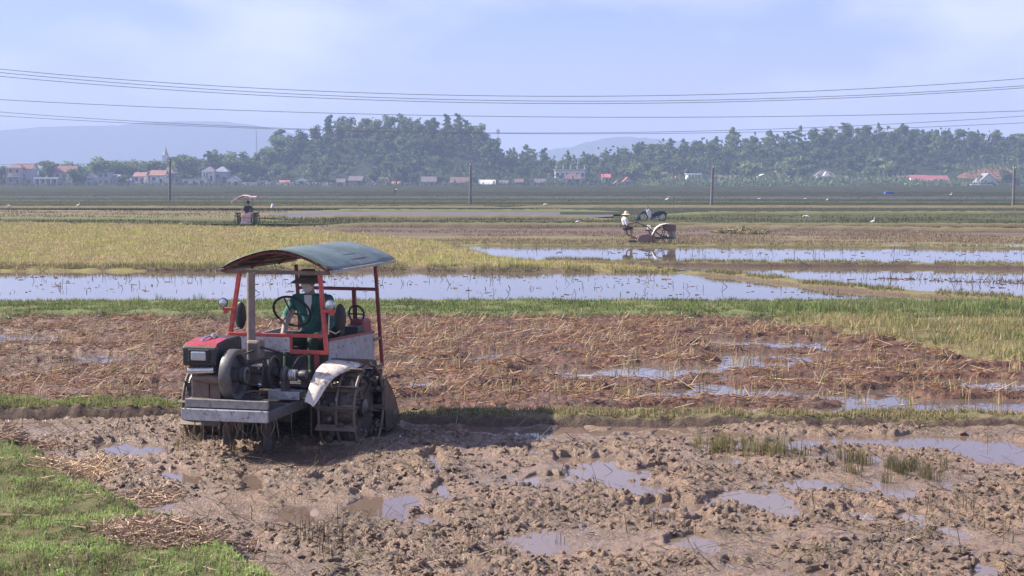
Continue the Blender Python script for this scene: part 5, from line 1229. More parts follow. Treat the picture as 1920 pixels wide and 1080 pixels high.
# roof: curved green sheet on red hoops and battens
def arc(L, rise=0.225, half=0.65): return 1.875 + rise * (1 - (L / half) ** 2)
n = 22; Ls = np.linspace(-0.65, 0.65, n); V = []; Fs = np.linspace(0.235, -2.0, 12)
for i, F in enumerate(Fs):
    for L in Ls: V.append((F, L, arc(L) + 0.012 + 0.006 * math.sin(F * 5 + L * 9) + (0.02 * (abs(L) / 0.65) ** 3 * math.sin(F * 3.1 + (1 if L > 0 else 2)))))
rf = mesh_np('roof', V, grid_faces(12, n), M_GREENR, tr, smooth=True)
md = rf.modifiers.new('s', 'SOLIDIFY'); md.thickness = 0.008; md.offset = 1
for F in (0.185, -0.6, -1.40):
    m = MB(); m.tube([(F, L, arc(L) - 0.014) for L in np.linspace(-0.64, 0.64, 19)], 0.0125, 8); m.build('roof_hoop', M_DRED, rf, smooth=True)
m = MB(); m.bar((0.165, -0.62, 1.868), (0.165, 0.62, 1.868), 0.03, 0.04); m.build('roof_tie', M_RUST, tr, 0.004)
for L in np.linspace(-0.6, 0.6, 13):
    m = MB(); m.bar((0.2, L, arc(L) - 0.001), (-1.97, L, arc(L) - 0.001), 0.035, 0.018); m.build('roof_batten', M_UNDER, rf)
m = MB()
for L in (-0.655, 0.655): m.bar((0.235, L, arc(L) + 0.012), (-2.0, L, arc(L) + 0.012), 0.014, 0.03)
m.build('roof_edge', paint('pale_trim', (0.38, 0.38, 0.36), 0.6, dirt=0.2), rf)
# rear rail
m = MB(); m.bar((-1.53, -0.44, 1.575), (-1.47, 0.60, 1.575), 0.04); m.build('rear_rail', M_DRED, tr, 0.005)
m = MB(); m.bar((-1.55, 0.29, 0.95), (-1.50, 0.29, 1.575), 0.045); m.build('rear_upright', M_DRED, tr, 0.005)
m = MB(); m.bar((-1.3, 0.60, 0.985), (-1.575, 0.60, 0.985), 0.03); m.build('side_brace', M_MUDDY, tr)
m = MB(); m.bar((-1.3, 0.60, 0.645), (-1.62, 0.60, 0.645), 0.03, 0.045); m.build('side_brace', M_MUDDY, tr)
# side panels
for F0, F1 in ((0.14, -0.60), (-0.604, -1.35)):
    m = MB(); zt = lambda F: 1.09 + 0.035 * (F + 0.6); m.prism([(F0, 0.55), (F1, 0.55), (F1, zt(F1)), (F0, zt(F0))], 0.585, 0.60, 'xz'); m.build('side_panel', M_PANEL, tr, 0.002)
m = MB(); m.prism([(0.14, 1.116), (-1.35, 1.064), (-1.35, 1.09), (0.14, 1.142)], 0.578, 0.606, 'xz'); m.build('panel_trim', M_DRED, tr)
m = MB(); m.box((-0.6, -0.59, 0.82), (1.5, 0.015, 0.55)); m.box((-1.345, 0, 0.80), (0.015, 1.17, 0.52)); m.build('rear_panel', M_PANEL, tr)
m = MB(); m.box((-0.6, 0.0, 0.62), (1.5, 1.16, 0.03)); m.build('floor_plate', M_IRON, tr)
for sgn in (-1, 1):
    m = MB(); m.tube([(-0.05, 0.612, 0.98), (-0.1, 0.618, 0.86), (-0.14, 0.615, 0.74), (-0.16, 0.614, 0.70)] if sgn > 0 else [(-0.2, 0.614, 0.90), (-0.22, 0.618, 0.80), (-0.17, 0.615, 0.70)], 0.008, 6); m.build('cable', M_BOARD, tr, smooth=True)
# hoses, wiring, bolts and a drive chain guard
for pts, rad, mt in (([(0.62, -0.22, 1.0), (0.55, -0.02, 1.08), (0.42, 0.1, 1.02), (0.30, 0.2, 0.95)], 0.011, M_RUBBER), ([(1.22, -0.30, 0.90), (1.18, -0.12, 0.95), (1.0, -0.15, 0.98), (0.8, -0.16, 0.94)], 0.010, M_RUBBER), ([(0.5, 0.30, 0.85), (0.40, 0.34, 0.96), (0.28, 0.38, 0.98), (0.21, 0.40, 0.98)], 0.008, M_BLACK), ([(0.92, -0.15, 0.62), (0.8, -0.02, 0.64), (0.62, 0.05, 0.60)], 0.012, M_RUST), ([(0.19, 0.56, 1.45), (0.175, 0.545, 1.62), (0.16, 0.52, 1.80)], 0.006, M_RUBBER)):
    m = MB(); m.tube(pts, rad, 7); m.build('hose', mt, tr, smooth=True)
m = MB(); m.tube([(0.74, 0.02, 0.86), (0.72, 0.0, 0.90), (0.80, -0.02, 0.92)], 0.014, 7); m.cyl((0.86, -0.10, 0.93), (0.78, 0.06, 0.90), 0.012, n=8); m.cyl((0.80, 0.06, 0.70), (0.90, 0.10, 0.72), 0.018, n=8); m.build('linkage', M_CHROME, tr, smooth=True)
for F, L, z in ((0.216, -0.50, 1.13), (0.216, 0.12, 1.13), (0.216, -0.50, 1.02), (0.216, 0.12, 1.02)):
    m = MB(); m.cyl((F - 0.004, L, z), (F + 0.006, L, z), 0.009, n=7); m.build('bolt', M_RUST, tr)
for F in (0.05, -0.28, -0.56, -0.66, -1.0, -1.30):
    for z in (0.62, 1.02):
        m = MB(); m.cyl((F, 0.598, z), (F, 0.606, z), 0.009, n=7); m.build('bolt', M_RUST, tr)
m = MB(); m.box((-0.12, 0.52, 0.70), (0.5, 0.05, 0.16)); m.build('chain_guard', M_DRED, tr, 0.01)
# seat, tank and gear behind the driver
m = MB(); m.box((-0.86, 0.03, 0.93), (0.46, 0.5, 0.10)); st = m.build('seat', M_VINYL, tr, 0.03)
m = MB(); m.box((-1.10, 0.03, 1.12), (0.08, 0.46, 0.32)); m.build('backrest', M_VINYL, st, 0.03)
m = MB(); m.box((-0.86, 0.03, 0.76), (0.36, 0.4, 0.24)); m.build('seat_box', M_IRON, tr)
m = MB(); m.box((-1.36, 0.42, 1.11), (0.30, 0.22, 0.24), taper=(0.85, 0.8)); m.build('fuel_tank', M_DRED, tr, 0.03)
m = MB(); m.box((-1.05, 0.45, 1.07), (0.22, 0.18, 0.20)); m.build('battery', M_BLACK, tr, 0.01)
m = MB(); m.tube([(-1.28 + 0.02 * math.sin(t), 0.40 + 0.095 * math.cos(t), 1.29 + 0.10 * math.sin(t)) for t in np.linspace(0, 6.283, 25)[:-1]], 0.012, 6, closed=True); m.bar((-1.28, 0.31, 1.29), (-1.28, 0.49, 1.29), 0.015); m.bar((-1.28, 0.40, 1.2), (-1.28, 0.40, 1.38), 0.015); m.build('crank_wheel', M_RUBBER, tr, smooth=True)
for k in range(3):
    m = MB(); m.tube([(-0.45 - 0.05 * k, 0.48, 0.95), (-0.47 - 0.05 * k, 0.50, 1.12), (-0.5 - 0.05 * k, 0.50, 1.22 + 0.04 * k)], 0.009, 6); m.ell((-0.5 - 0.05 * k, 0.5, 1.235 + 0.04 * k), (0.02, 0.02, 0.02), 8, 6); m.build('lever', M_BLACK, tr, smooth=True)
# lamps and mirrors on the front posts
for sgn, L in ((1, 0.657), (-1, -0.60)):
    c = (0.27, L, 1.53)
    m = MB(); m.lathe([(0.0, -0.07), (0.03, -0.065), (0.052, -0.02), (0.056, 0.0), (0.052, 0.008), (0.048, 0.004), (0.0, 0.004)], c, 'x', 22); lm = m.build('lamp', M_CHROME if sgn > 0 else M_BLACK, tr, smooth=True)
    m = MB(); m.lathe([(0.048, 0.006), (0.03, 0.016), (0.0, 0.019)], c, 'x', 22); m.build('lens', M_LENS, lm, smooth=True)
    m = MB(); m.box((0.20, L - sgn * 0.045, 1.455), (0.06, 0.15, 0.03)); m.box((0.2, L - sgn * 0.01, 1.435), (0.04, 0.05, 0.05)); m.cyl((0.26, L, 1.455), (0.26, L, 1.49), 0.01, n=6); m.build('lamp_bracket', M_RED, tr, 0.003)
    m = MB(); m.cyl((0.2, L - sgn * 0.03, 1.44), (0.19, L - sgn * 0.05, 1.20), 0.009, n=6); m.build('lamp_stay', M_CHROME, tr)
    mc = (0.03, L + (0.03 if sgn > 0 else 0.10), 1.37)
    m = MB(); m.ell(mc, (0.03, 0.07, 0.155), 18, 12); mr = m.build('mirror', M_VINYL, tr, smooth=True)
    m = MB(); m.ell((mc[0] - 0.022, mc[1], mc[2]), (0.014, 0.06, 0.14), 16, 10); m.build('glass', M_MIRROR, mr, smooth=True)
    m = MB(); m.tube([(0.19, L - sgn * 0.06, 1.25), (0.1, L, 1.2), (0.03, mc[1], 1.23)], 0.008, 6); m.build('mirror_arm', M_CHROME, tr, smooth=True)
# steering
sc = Vector((-0.17, 0.035, 1.41)); nrm = Vector((-math.cos(R(36)), 0, math.sin(R(36)))); e1 = Vector((0, 1, 0)); e2 = nrm.cross(e1).normalized()
sw = empty('steering_wheel', (0, 0, 0)); sw.parent = tr
m = MB(); m.tube([sc + e1 * 0.215 * math.cos(t) + e2 * 0.215 * math.sin(t) for t in np.linspace(0, 6.283, 41)[:-1]], 0.0145, 10, closed=True); m.build('rim', M_RUBBER, sw, smooth=True)
m = MB()
for t in (0.3, 2.4, 4.5): m.tube([sc - nrm * 0.03, sc + (e1 * math.cos(t) + e2 * math.sin(t)) * 0.21], 0.010, 6)
m.lathe([(0, 0)], (0, 0, 0)); m.build('spoke', M_BLACK, sw)
m = MB(); m.tube([sc - nrm * 0.0, sc - nrm * 0.09, Vector((0.02, 0.03, 1.27)), Vector((0.12, 0.03, 1.05))], [0.04, 0.03, 0.034, 0.04], 12); m.build('column', M_EXH, sw, smooth=True)
# fenders
def fender(sgn):
    prof = [(0.80, 0.53), (0.765, 0.575), (0.71, 0.635), (0.62, 0.72), (0.50, 0.81), (0.37, 0.865), (0.22, 0.895), (0.02, 0.905), (-0.2, 0.895), (-0.38, 0.86), (-0.52, 0.79)]
    outer = [0.66, 0.69, 0.71, 0.735, 0.77, 0.85, 0.93, 0.98, 1.0, 1.0, 1.0]
    V = []; k = 7
    for i, (F, z) in enumerate(prof):
        for j in range(k):
            s = j / (k - 1); L = 0.56 + (outer[i] - 0.56) * s
            V.append((F, sgn * L, z - 0.025 * s ** 2 - (0.03 if j == k - 1 else 0) + 0.006 * math.sin(i * 2 + j)))
    o = mesh_np('fender', V, grid_faces(len(prof), k), M_FEND, tr, smooth=True)
    md = o.modifiers.new('s', 'SOLIDIFY'); md.thickness = 0.008; md.offset = 0
    md = o.modifiers.new('u', 'SUBSURF'); md.levels = 1; md.render_levels = 1
fender(1)
# iron cage wheels
def wheel(sgn):
    w0 = empty('cage_wheel', (0, sgn * 0.80, 0.37)); w0.parent = tr
    Rw = 0.50
    for L in (-0.20, 0.0, 0.20):
        m = MB(); m.tube([(Rw * 0.97 * math.cos(t), L, Rw * 0.97 * math.sin(t)) for t in np.linspace(0, 6.283, 37)[:-1]], 0.017, 6, closed=True); m.build('rim', M_MUDDY, w0, smooth=True)
    for k in range(14):
        t = 2 * math.pi * (k + 0.35) / 14
        rot = Matrix.Rotation(-t, 3, 'Y')
        m = MB(); c = Vector((Rw + 0.015, 0, 0)); 
        m.box(rot @ c, (0.085, 0.46, 0.010), rot @ Matrix.Rotation(R(24), 3, 'Y')); m.box(rot @ Vector((Rw - 0.03, 0, -0.022)), (0.010, 0.46, 0.05), rot)
        m.build('lug', M_MUDDY, w0)
    for k in range(6):
        t = 2 * math.pi * (k + 0.2) / 6
        for L in (-0.12, 0.16):
            m = MB(); m.bar((0.06 * math.cos(t), L * 0.5, 0.06 * math.sin(t)), (Rw * 0.96 * math.cos(t), L, Rw * 0.96 * math.sin(t)), 0.035, 0.018); m.build('spoke', M_DARKMUD, w0)
    m = MB(); m.lathe([(0.0, -0.22), (0.07, -0.22), (0.07, 0.1), (0.10, 0.11), (0.10, 0.16), (0.05, 0.17), (0.0, 0.2)], (0, 0, 0), 'y', 18); m.build('hub', M_DARKMUD, w0, smooth=True)
    # mud clinging inside the cage
    r = random.Random(4 + sgn); m = MB()
    for k in range(150):
        t = r.uniform(0, 6.28); q = r.uniform(0.28, 0.50); m.ell((q * math.cos(t), r.uniform(-0.2, 0.2), q * math.sin(t)), (r.uniform(0.015, 0.05), r.uniform(0.02, 0.06), r.uniform(0.015, 0.06)), 7, 5)
    o = m.build('clinging_mud', M_DARKMUD, w0, smooth=True); o['kind'] = 'stuff'
    m = MB(); m.lathe([(0.0, -0.19), (0.45, -0.19), (0.455, -0.17), (0.45, -0.10), (0.445, 0.10), (0.36, 0.12), (0.0, 0.10)], (0, 0, 0), 'y', 30); m.build('inner_disc', M_DARKMUD, w0, smooth=True)
wheel(1); wheel(-1)
m = MB(); m.cyl((0, -0.8, 0.37), (0, 0.8, 0.37), 0.05, n=12); m.box((0.0, 0.0, 0.40), (0.5, 0.4, 0.36)); m.box((0.35, -0.05, 0.36), (0.3, 0.25, 0.22)); m.build('gearbox', M_DARKMUD, tr, 0.02)
for L in (-0.26, 0.20):
    m = MB(); m.box((0.9, L, 0.24), (0.10, 0.10, 0.42)); m.build('front_skid', M_DARKMUD, tr, 0.01)
m = MB(); m.box((0.1, 0.5, 0.3), (0.7, 0.02, 0.36)); m.build('light_block_plate', M_DARKMUD, tr)  # added dark sheet that blocks light under the frame
rr_ = random.Random(77); m = MB()
for k in range(46):
    L = rr_.uniform(-0.45, 0.38); F = rr_.uniform(0.6, 1.42); z1 = 0.42; ln = rr_.uniform(0.05, 0.28); m.tube([(F, L, z1), (F + rr_.uniform(-.03, .03), L + rr_.uniform(-.03, .03), z1 - ln * 0.6), (F + rr_.uniform(-.05, .05), L + rr_.uniform(-.05, .05), z1 - ln)], [rr_.uniform(0.003, 0.008), rr_.uniform(0.003, 0.012), 0.003], 5)
o = m.build('hanging_mud', M_MUDDY, tr, smooth=True); o['kind'] = 'stuff'
# rotary tiller and its hood behind the wheels
V = []; prof = [(-0.45, 0.63), (-0.56, 0.63), (-0.73, 0.51), (-0.89, 0.35), (-0.99, 0.19), (-1.03, 0.03)]
for F, z in prof:
    for L in np.linspace(-1.02, 1.02, 9): V.append((F, L, z + 0.01 * math.sin(L * 9)))
o = mesh_np('tiller_hood', V, grid_faces(6, 9), M_DARKMUD, tr, smooth=True); md = o.modifiers.new('s', 'SOLIDIFY'); md.thickness = 0.012
for sgn in (-1, 1):
    m = MB(); m.prism([(-0.45, 0.62), (-0.55, 0.62), (-0.72, 0.50), (-0.88, 0.34), (-0.98, 0.18), (-1.02, 0.02), (-0.55, 0.02)], sgn * 1.02, sgn * 1.005, 'xz'); m.build('tiller_side', M_DARKMUD, tr)
m = MB(); m.cyl((-0.78, -0.98, 0.2), (-0.78, 0.98, 0.2), 0.04, n=10); tl = m.build('tiller_rotor', M_DARKMUD, tr)
for k in range(16):
    a = k * 1.1; L = -0.9 + k * 0.12; m = MB(); m.tube([(-0.78, L, 0.2), (-0.78 + 0.15 * math.cos(a), L, 0.2 + 0.15 * math.sin(a)), (-0.78 + 0.2 * math.cos(a + 0.3), L + 0.04, 0.2 + 0.2 * math.sin(a + 0.3))], 0.012, 5); m.build('blade', M_MUDDY, tl)

# ================================================================== people
def skin_mat(n_, c): return paint(n_, c, 0.55, var=0.08, scale=20)
M_SKIN = skin_mat('skin', (0.32, 0.19, 0.13)); M_MASK = paint('face_mask', (0.58, 0.57, 0.55), 0.85, var=0.08, scale=30)
M_GRNJ = paint('green_jacket', (0.03, 0.135, 0.11), 0.8, var=0.35, scale=9, dirt=0.08, bump=0.03); M_GRNT = paint('green_trousers', (0.03, 0.06, 0.03), 0.85, var=0.25, scale=12)
M_WSHIRT = paint('white_shirt', (0.72, 0.72, 0.74), 0.8, var=0.06, scale=12); M_HATK = paint('khaki_hat', (0.22, 0.175, 0.12), 0.9, var=0.15, scale=14)
M_DARKT = paint('dark_trousers', (0.045, 0.035, 0.05), 0.85, var=0.2, scale=12); M_NAVY = paint('navy_shirt', (0.025, 0.035, 0.07), 0.85, var=0.2, scale=12)
M_STRAWH = paint('straw_hat', (0.66, 0.57, 0.40), 0.8, var=0.12, scale=30); M_HAIR = paint('dark_hair', (0.015, 0.013, 0.012), 0.6)
M_EYE = paint('eye', (0.02, 0.015, 0.012), 0.25)
def body(name, caps, parent, mats, voxel, smooth=4):
    """caps: (a, b, ra, rb, material index[, flatten]) tapered limbs fused into one continuous skin"""
    m = MB()
    for c in caps:
        a, b, ra, rb = Vector(c[0]), Vector(c[1]), c[2], c[3]
        m.tube([a, b], [ra, rb], 14); m.ell(a, (ra,) * 3, 14, 9); m.ell(b, (rb,) * 3, 14, 9)
    o = m.build(name, mats[0], parent)
    md = o.modifiers.new('r', 'REMESH'); md.mode = 'VOXEL'; md.voxel_size = voxel
    md = o.modifiers.new('s', 'SMOOTH'); md.factor = 0.5; md.iterations = smooth
    dg = bpy.context.evaluated_depsgraph_get(); me = bpy.data.meshes.new_from_object(o.evaluated_get(dg))
    o.modifiers.clear(); o.data = me
    nv = len(me.vertices); co = np.zeros(nv * 3); me.vertices.foreach_get('co', co); co = co.reshape(-1, 3)
    best = np.full(nv, 1e9); idx = np.zeros(nv, int)
    for c in caps:
        a, b = np.array(c[0], float), np.array(c[1], float); ab = b - a; t = np.clip(((co - a) @ ab) / (ab @ ab + 1e-12), 0, 1)
        d = np.linalg.norm(co - (a + t[:, None] * ab), axis=1) - (c[2] + (c[3] - c[2]) * t)
        k = d < best; best[k] = d[k]; idx[k] = c[4]
    me.materials.clear()
    for q in mats: me.materials.append(q)
    mi = [int(idx[p.vertices[0]]) for p in me.polygons]
    me.polygons.foreach_set('material_index', mi); me.polygons.foreach_set('use_smooth', [True] * len(mi)); me.update()
    return o
def hand(caps, w, d, up, mi, k=1.0, curl=0.6):
    """palm, four unequal curled fingers and a thumb; w wrist, d pointing direction, up back of the hand"""
    w = Vector(w); d = Vector(d).normalized(); up = Vector(up); up = (up - d * up.dot(d)).normalized(); s = d.cross(up)
    for j in range(4): caps.append((w, w + d * 0.075 * k + s * (j - 1.5) * 0.019 * k, 0.017 * k, 0.012 * k, mi))
    for j, ln in enumerate((0.062, 0.072, 0.068, 0.052)):
        a = w + d * 0.08 * k + s * (j - 1.5) * 0.021 * k; b = a + (d * math.cos(curl) - up * math.sin(curl)) * ln * 0.5 * k; c = b + (d * math.cos(curl * 2.4) - up * math.sin(curl * 2.4)) * ln * 0.5 * k
        caps.append((a, b, 0.0095 * k, 0.009 * k, mi)); caps.append((b, c, 0.009 * k, 0.0075 * k, mi))
    a = w + d * 0.02 * k - s * 0.03 * k; b = a + (d * 0.6 - s * 0.6 - up * 0.3).normalized() * 0.035 * k; c = b + (d * 0.8 - up * 0.5).normalized() * 0.03 * k
    caps.append((a, b, 0.012 * k, 0.011 * k, mi)); caps.append((b, c, 0.011 * k, 0.008 * k, mi))
# the tractor driver, in the tractor's own axes turned into the world
def to_world(e, loc, rz): e.location = loc; e.rotation_euler = (0, 0, rz)
dr = empty('person', T_O, T_RZ)
tag(dr, 'driver in green jacket, wide brim hat and face mask at the tractor wheel', 'person')
caps = []; HX, HY = -0.80, 0.05
caps += [((HX, HY - 0.09, 1.06), (HX, HY + 0.09, 1.06), 0.12, 0.12, 1), ((HX, HY, 1.06), (HX + 0.03, HY, 1.30), 0.135, 0.15, 0), ((HX + 0.03, HY - 0.06, 1.30), (HX + 0.06, HY - 0.08, 1.46), 0.12, 0.115, 0), ((HX + 0.03, HY + 0.06, 1.30), (HX + 0.06, HY + 0.08, 1.46), 0.12, 0.115, 0),
         ((HX + 0.05, HY - 0.155, 1.50), (HX + 0.05, HY + 0.155, 1.50), 0.068, 0.068, 0), ((HX + 0.06, HY, 1.50), (HX + 0.10, HY - 0.01, 1.62), 0.058, 0.052, 2)]
for sg in (-1, 1):
    caps += [((HX, HY + sg * 0.10, 1.04), (HX + 0.42, HY + sg * 0.15, 1.06), 0.095, 0.068, 1), ((HX + 0.42, HY + sg * 0.15, 1.06), (HX + 0.46, HY + sg * 0.15, 0.70), 0.064, 0.048, 1), ((HX + 0.46, HY + sg * 0.15, 0.69), (HX + 0.62, HY + sg * 0.16, 0.675), 0.042, 0.036, 4)]
# right arm (image left) on the wheel, left arm down to the levers
caps += [((HX + 0.05, HY - 0.20, 1.50), (HX + 0.14, HY - 0.31, 1.27), 0.064, 0.052, 0), ((HX + 0.14, HY - 0.31, 1.27), (HX + 0.26, HY - 0.26, 1.27), 0.052, 0.046, 0), ((HX + 0.26, HY - 0.26, 1.27), (HX + 0.46, HY - 0.19, 1.275), 0.042, 0.032, 2)]
hand(caps, (HX + 0.48, HY - 0.185, 1.285), (0.85, 0.15, 0.35), (-0.3, -0.2, 1), 2, 1.1, 0.8)
caps += [((HX + 0.05, HY + 0.20, 1.50), (HX + 0.10, HY + 0.27, 1.24), 0.064, 0.052, 0), ((HX + 0.10, HY + 0.27, 1.24), (HX + 0.36, HY + 0.26, 1.17), 0.050, 0.036, 0)]
hand(caps, (HX + 0.38, HY + 0.26, 1.165), (0.9, -0.1, -0.25), (0.2, 0, 1), 2, 1.0, 0.7)
hc = Vector((HX + 0.12, HY - 0.02, 1.70))
caps += [(hc + Vector((-0.025, 0, 0.03)), hc + Vector((0.015, 0, 0.02)), 0.088, 0.086, 2), (hc + Vector((0.03, 0, -0.05)), hc + Vector((0.035, 0, 0.0)), 0.062, 0.066, 3), (hc + Vector((0.09, 0, -0.02)), hc + Vector((0.095, 0, -0.005)), 0.018, 0.016, 3), (hc + Vector((0.06, 0, -0.08)), hc + Vector((0.04, 0, -0.09)), 0.034, 0.036, 3),
         (hc + Vector((0, 0.088, 0.0)), hc + Vector((-0.01, 0.09, 0.03)), 0.014, 0.016, 2), (hc + Vector((0, -0.088, 0.0)), hc + Vector((-0.01, -0.09, 0.03)), 0.014, 0.016, 2)]
bd = body('body', caps, dr, [M_GRNJ, M_GRNT, M_SKIN, M_MASK, M_RUBBER], 0.0085, 3)
for sg in (-1, 1):
    m = MB(); m.ell(hc + Vector((0.083, sg * 0.033, 0.022)), (0.008, 0.014, 0.008), 10, 6); m.build('eye', M_EYE, dr, smooth=True)
m = MB(); c = hc + Vector((-0.005, 0, 0.055)); prof = [(0.0, 0.105), (0.07, 0.10), (0.098, 0.07), (0.105, 0.0), (0.112, -0.004), (0.15, -0.018), (0.205, -0.052), (0.203, -0.058), (0.148, -0.026), (0.10, -0.012)]
m.lathe(prof, c, 'z', 30); ht = m.build('hat', M_HATK, dr, smooth=True); 
m = MB(); m.lathe([(0.1065, 0.002), (0.1035, 0.03), (0.1055, 0.03), (0.1085, 0.002)], c, 'z', 30); m.build('hat_band', M_DARKT, ht, smooth=True)
m = MB(); m.prism([(HY - 0.055, 1.56), (HY + 0.055, 1.56), (HY + 0.045, 1.46), (HY + 0.005, 1.33), (HY - 0.04, 1.46)], HX + 0.168, HX + 0.185, 'yz'); m.build('undershirt', M_WSHIRT, dr, 0.004)
for sg in (-1, 1):
    m = MB(); m.prism([(HY + sg * 0.05, 1.575), (HY + sg * 0.115, 1.55), (HY + sg * 0.105, 1.46), (HY + sg * 0.052, 1.41)], HX + 0.172, HX + 0.192, 'yz'); m.build('collar', M_GRNJ, dr, 0.004)
m = MB(); m.box((HX + 0.20, HY + 0.02, 1.36), (0.012, 0.035, 0.075)); m.build('badge', paint('white_tag', (0.8, 0.8, 0.8), 0.4), dr, 0.003)
# ================================================================== walking tractor and its rider
wp = G(1225, 456); WY = wp[1]
def wx(px): return (px - 1225) / 2800.0 * WY
def wz(py): return atY(1225, py, WY)[2]
wt = empty('walking_tractor', (wp[0], WY, 0.0), 0.0)
tag(wt, 'brown walking tractor with cream fender ploughing beside the narrow paddy', 'tractor')
M_BRN = paint('faded_brown_paint', (0.22, 0.13, 0.115), 0.6, var=0.2, dirt=0.3, scale=8)
M_CRM = paint('cream_paint', (0.78, 0.74, 0.68), 0.5, var=0.08, dirt=0.1, scale=8)
m = MB(); m.prism([(wx(1243), wz(432)), (wx(1266), wz(434)), (wx(1267), wz(421)), (wx(1258), wz(419.5)), (wx(1240), wz(420))], -0.24, 0.24, 'xz'); m.build('hood', M_BRN, wt, 0.03)
m = MB(); m.box((wx(1259), 0, wz(439)), (0.34, 0.36, 0.30)); m.build('engine', paint('pale_engine', (0.42, 0.40, 0.42), 0.5, 0.2, dirt=0.2), wt, 0.03)
m = MB(); m.box((wx(1255), 0, wz(446)), (0.55, 0.30, 0.07)); m.box((wx(1232), 0, wz(446)), (1.0, 0.14, 0.10)); m.build('frame', M_IRON, wt, 0.01)
V = []; prof = [(1220, 441), (1223, 436), (1226, 430), (1231, 425), (1238, 421), (1247, 419.5), (1256, 420)]
for a, b in prof:
    for L in (-0.52, -0.26, 0.0): V.append((wx(a), L - 0.05, wz(b)))
o = mesh_np('fender', V, grid_faces(len(prof), 3), M_CRM, wt, smooth=True); md = o.modifiers.new('s', 'SOLIDIFY'); md.thickness = 0.02
m = MB(); m.prism([(wx(1192), wz(452)), (wx(1196), wz(442)), (wx(1212), wz(438)), (wx(1226), wz(441)), (wx(1228), wz(453))], -0.45, 0.45, 'xz'); m.build('tiller_hood', M_BRN, wt, 0.03)
m = MB(); m.box((wx(1216), -0.1, wz(426)), (0.14, 0.16, 0.20)); m.build('fuel_can', M_CRM, wt, 0.02)
m = MB(); m.box((wx(1216), -0.05, wz(432)), (0.3, 0.3, 0.05)); m.bar((wx(1216), 0, wz(433)), (wx(1222), 0, wz(444)), 0.05); m.build('can_bracket', M_BLACK, wt)
for sy in (-0.22, 0.22):
    m = MB(); m.tube([(wx(1226), sy * 0.4, wz(436)), (wx(1212), sy, wz(424)), (wx(1196), sy, wz(418)), (wx(1190), sy, wz(417))], 0.02, 6); m.build('handlebar', M_BLACK, wt, smooth=True)
    ww = empty('cage_wheel', (wx(1241), sy * 1.9, 0.30)); ww.parent = wt
    for L in (-0.1, 0.1):
        m = MB(); m.tube([(0.42 * math.cos(t), L, 0.42 * math.sin(t)) for t in np.linspace(0, 6.283, 25)[:-1]], 0.02, 5, closed=True); m.build('rim', M_MUDDY, ww, smooth=True)
    for k in range(10):
        t = k * 0.6283; m = MB(); m.box((0.42 * math.cos(t), 0, 0.42 * math.sin(t)), (0.12, 0.26, 0.02), Matrix.Rotation(-t + 0.4, 3, 'Y')); m.build('lug', M_MUDDY, ww)
    for k in range(5):
        t = k * 1.2566; m = MB(); m.bar((0, 0, 0), (0.41 * math.cos(t), 0, 0.41 * math.sin(t)), 0.035); m.build('spoke', M_DARKMUD, ww)
m = MB(); m.bar((wx(1196), 0, wz(448)), (wx(1176), 0, wz(440)), 0.06); m.bar((wx(1176), 0, wz(440)), (wx(1174), 0, wz(431)), 0.05); m.build('seat_arm', M_BLACK, wt)
m = MB(); m.box((wx(1173), 0, wz(430)), (0.30, 0.28, 0.05)); m.build('seat', M_VINYL, wt, 0.02)
m = MB(); m.box((wx(1186), 0, wz(452)), (0.42, 0.5, 0.10)); m.build('rear_skid', M_DARKMUD, wt, 0.02)
rd = empty('person', (wp[0], WY, 0.0)); tag(rd, 'rider in white shirt and pale brimmed hat seated behind the walking tractor', 'person')
q = lambda px, py, y=0.0: (wx(px), y, wz(py))
caps = [(q(1173, 427), q(1173, 421), 0.14, 0.14, 1), (q(1173, 421), q(1171, 412), 0.135, 0.15, 0), (q(1171.5, 410, -0.13), q(1171.5, 410, 0.13), 0.085, 0.085, 0), (q(1171.5, 409), q(1173, 405), 0.05, 0.05, 2)]
for sy in (-0.09, 0.09):
    caps += [(q(1173, 427, sy), q(1184, 428, sy * 1.5), 0.09, 0.07, 1), (q(1184, 428, sy * 1.5), q(1183, 444, sy * 1.5), 0.062, 0.045, 2), (q(1183, 445, sy * 1.5), q(1188, 446.5, sy * 1.5), 0.042, 0.035, 2)]
    caps += [(q(1172, 411, sy * 2.1), q(1174.5, 421, sy * 2.4), 0.062, 0.05, 0), (q(1174.5, 421, sy * 2.4), q(1187, 418, sy * 2.4), 0.045, 0.034, 2)]
    hand(caps, q(1187.5, 418, sy * 2.4), (1, 0, 0.1), (0, 0, 1), 2, 1.0, 0.8)
caps += [(q(1173.5, 402.6), q(1174.2, 401), 0.088, 0.085, 2), (q(1177.2, 402.6), q(1177.0, 402), 0.02, 0.018, 2), (q(1175, 404.3), q(1176, 404), 0.05, 0.045, 2)]
body('body', caps, rd, [M_WSHIRT, M_DARKT, M_SKIN], 0.012, 3)
m = MB(); c = q(1174, 400.4); m.lathe([(0.0, 0.12), (0.06, 0.115), (0.095, 0.07), (0.10, 0.0), (0.15, -0.02), (0.21, -0.045), (0.205, -0.055), (0.145, -0.03), (0.09, -0.012)], c, 'z', 20); m.build('hat', M_STRAWH, rd, smooth=True)
m = MB(); m.ell(q(1173, 402.3), (0.089, 0.089, 0.075), 12, 8); m.build('hair', M_HAIR, rd, smooth=True)

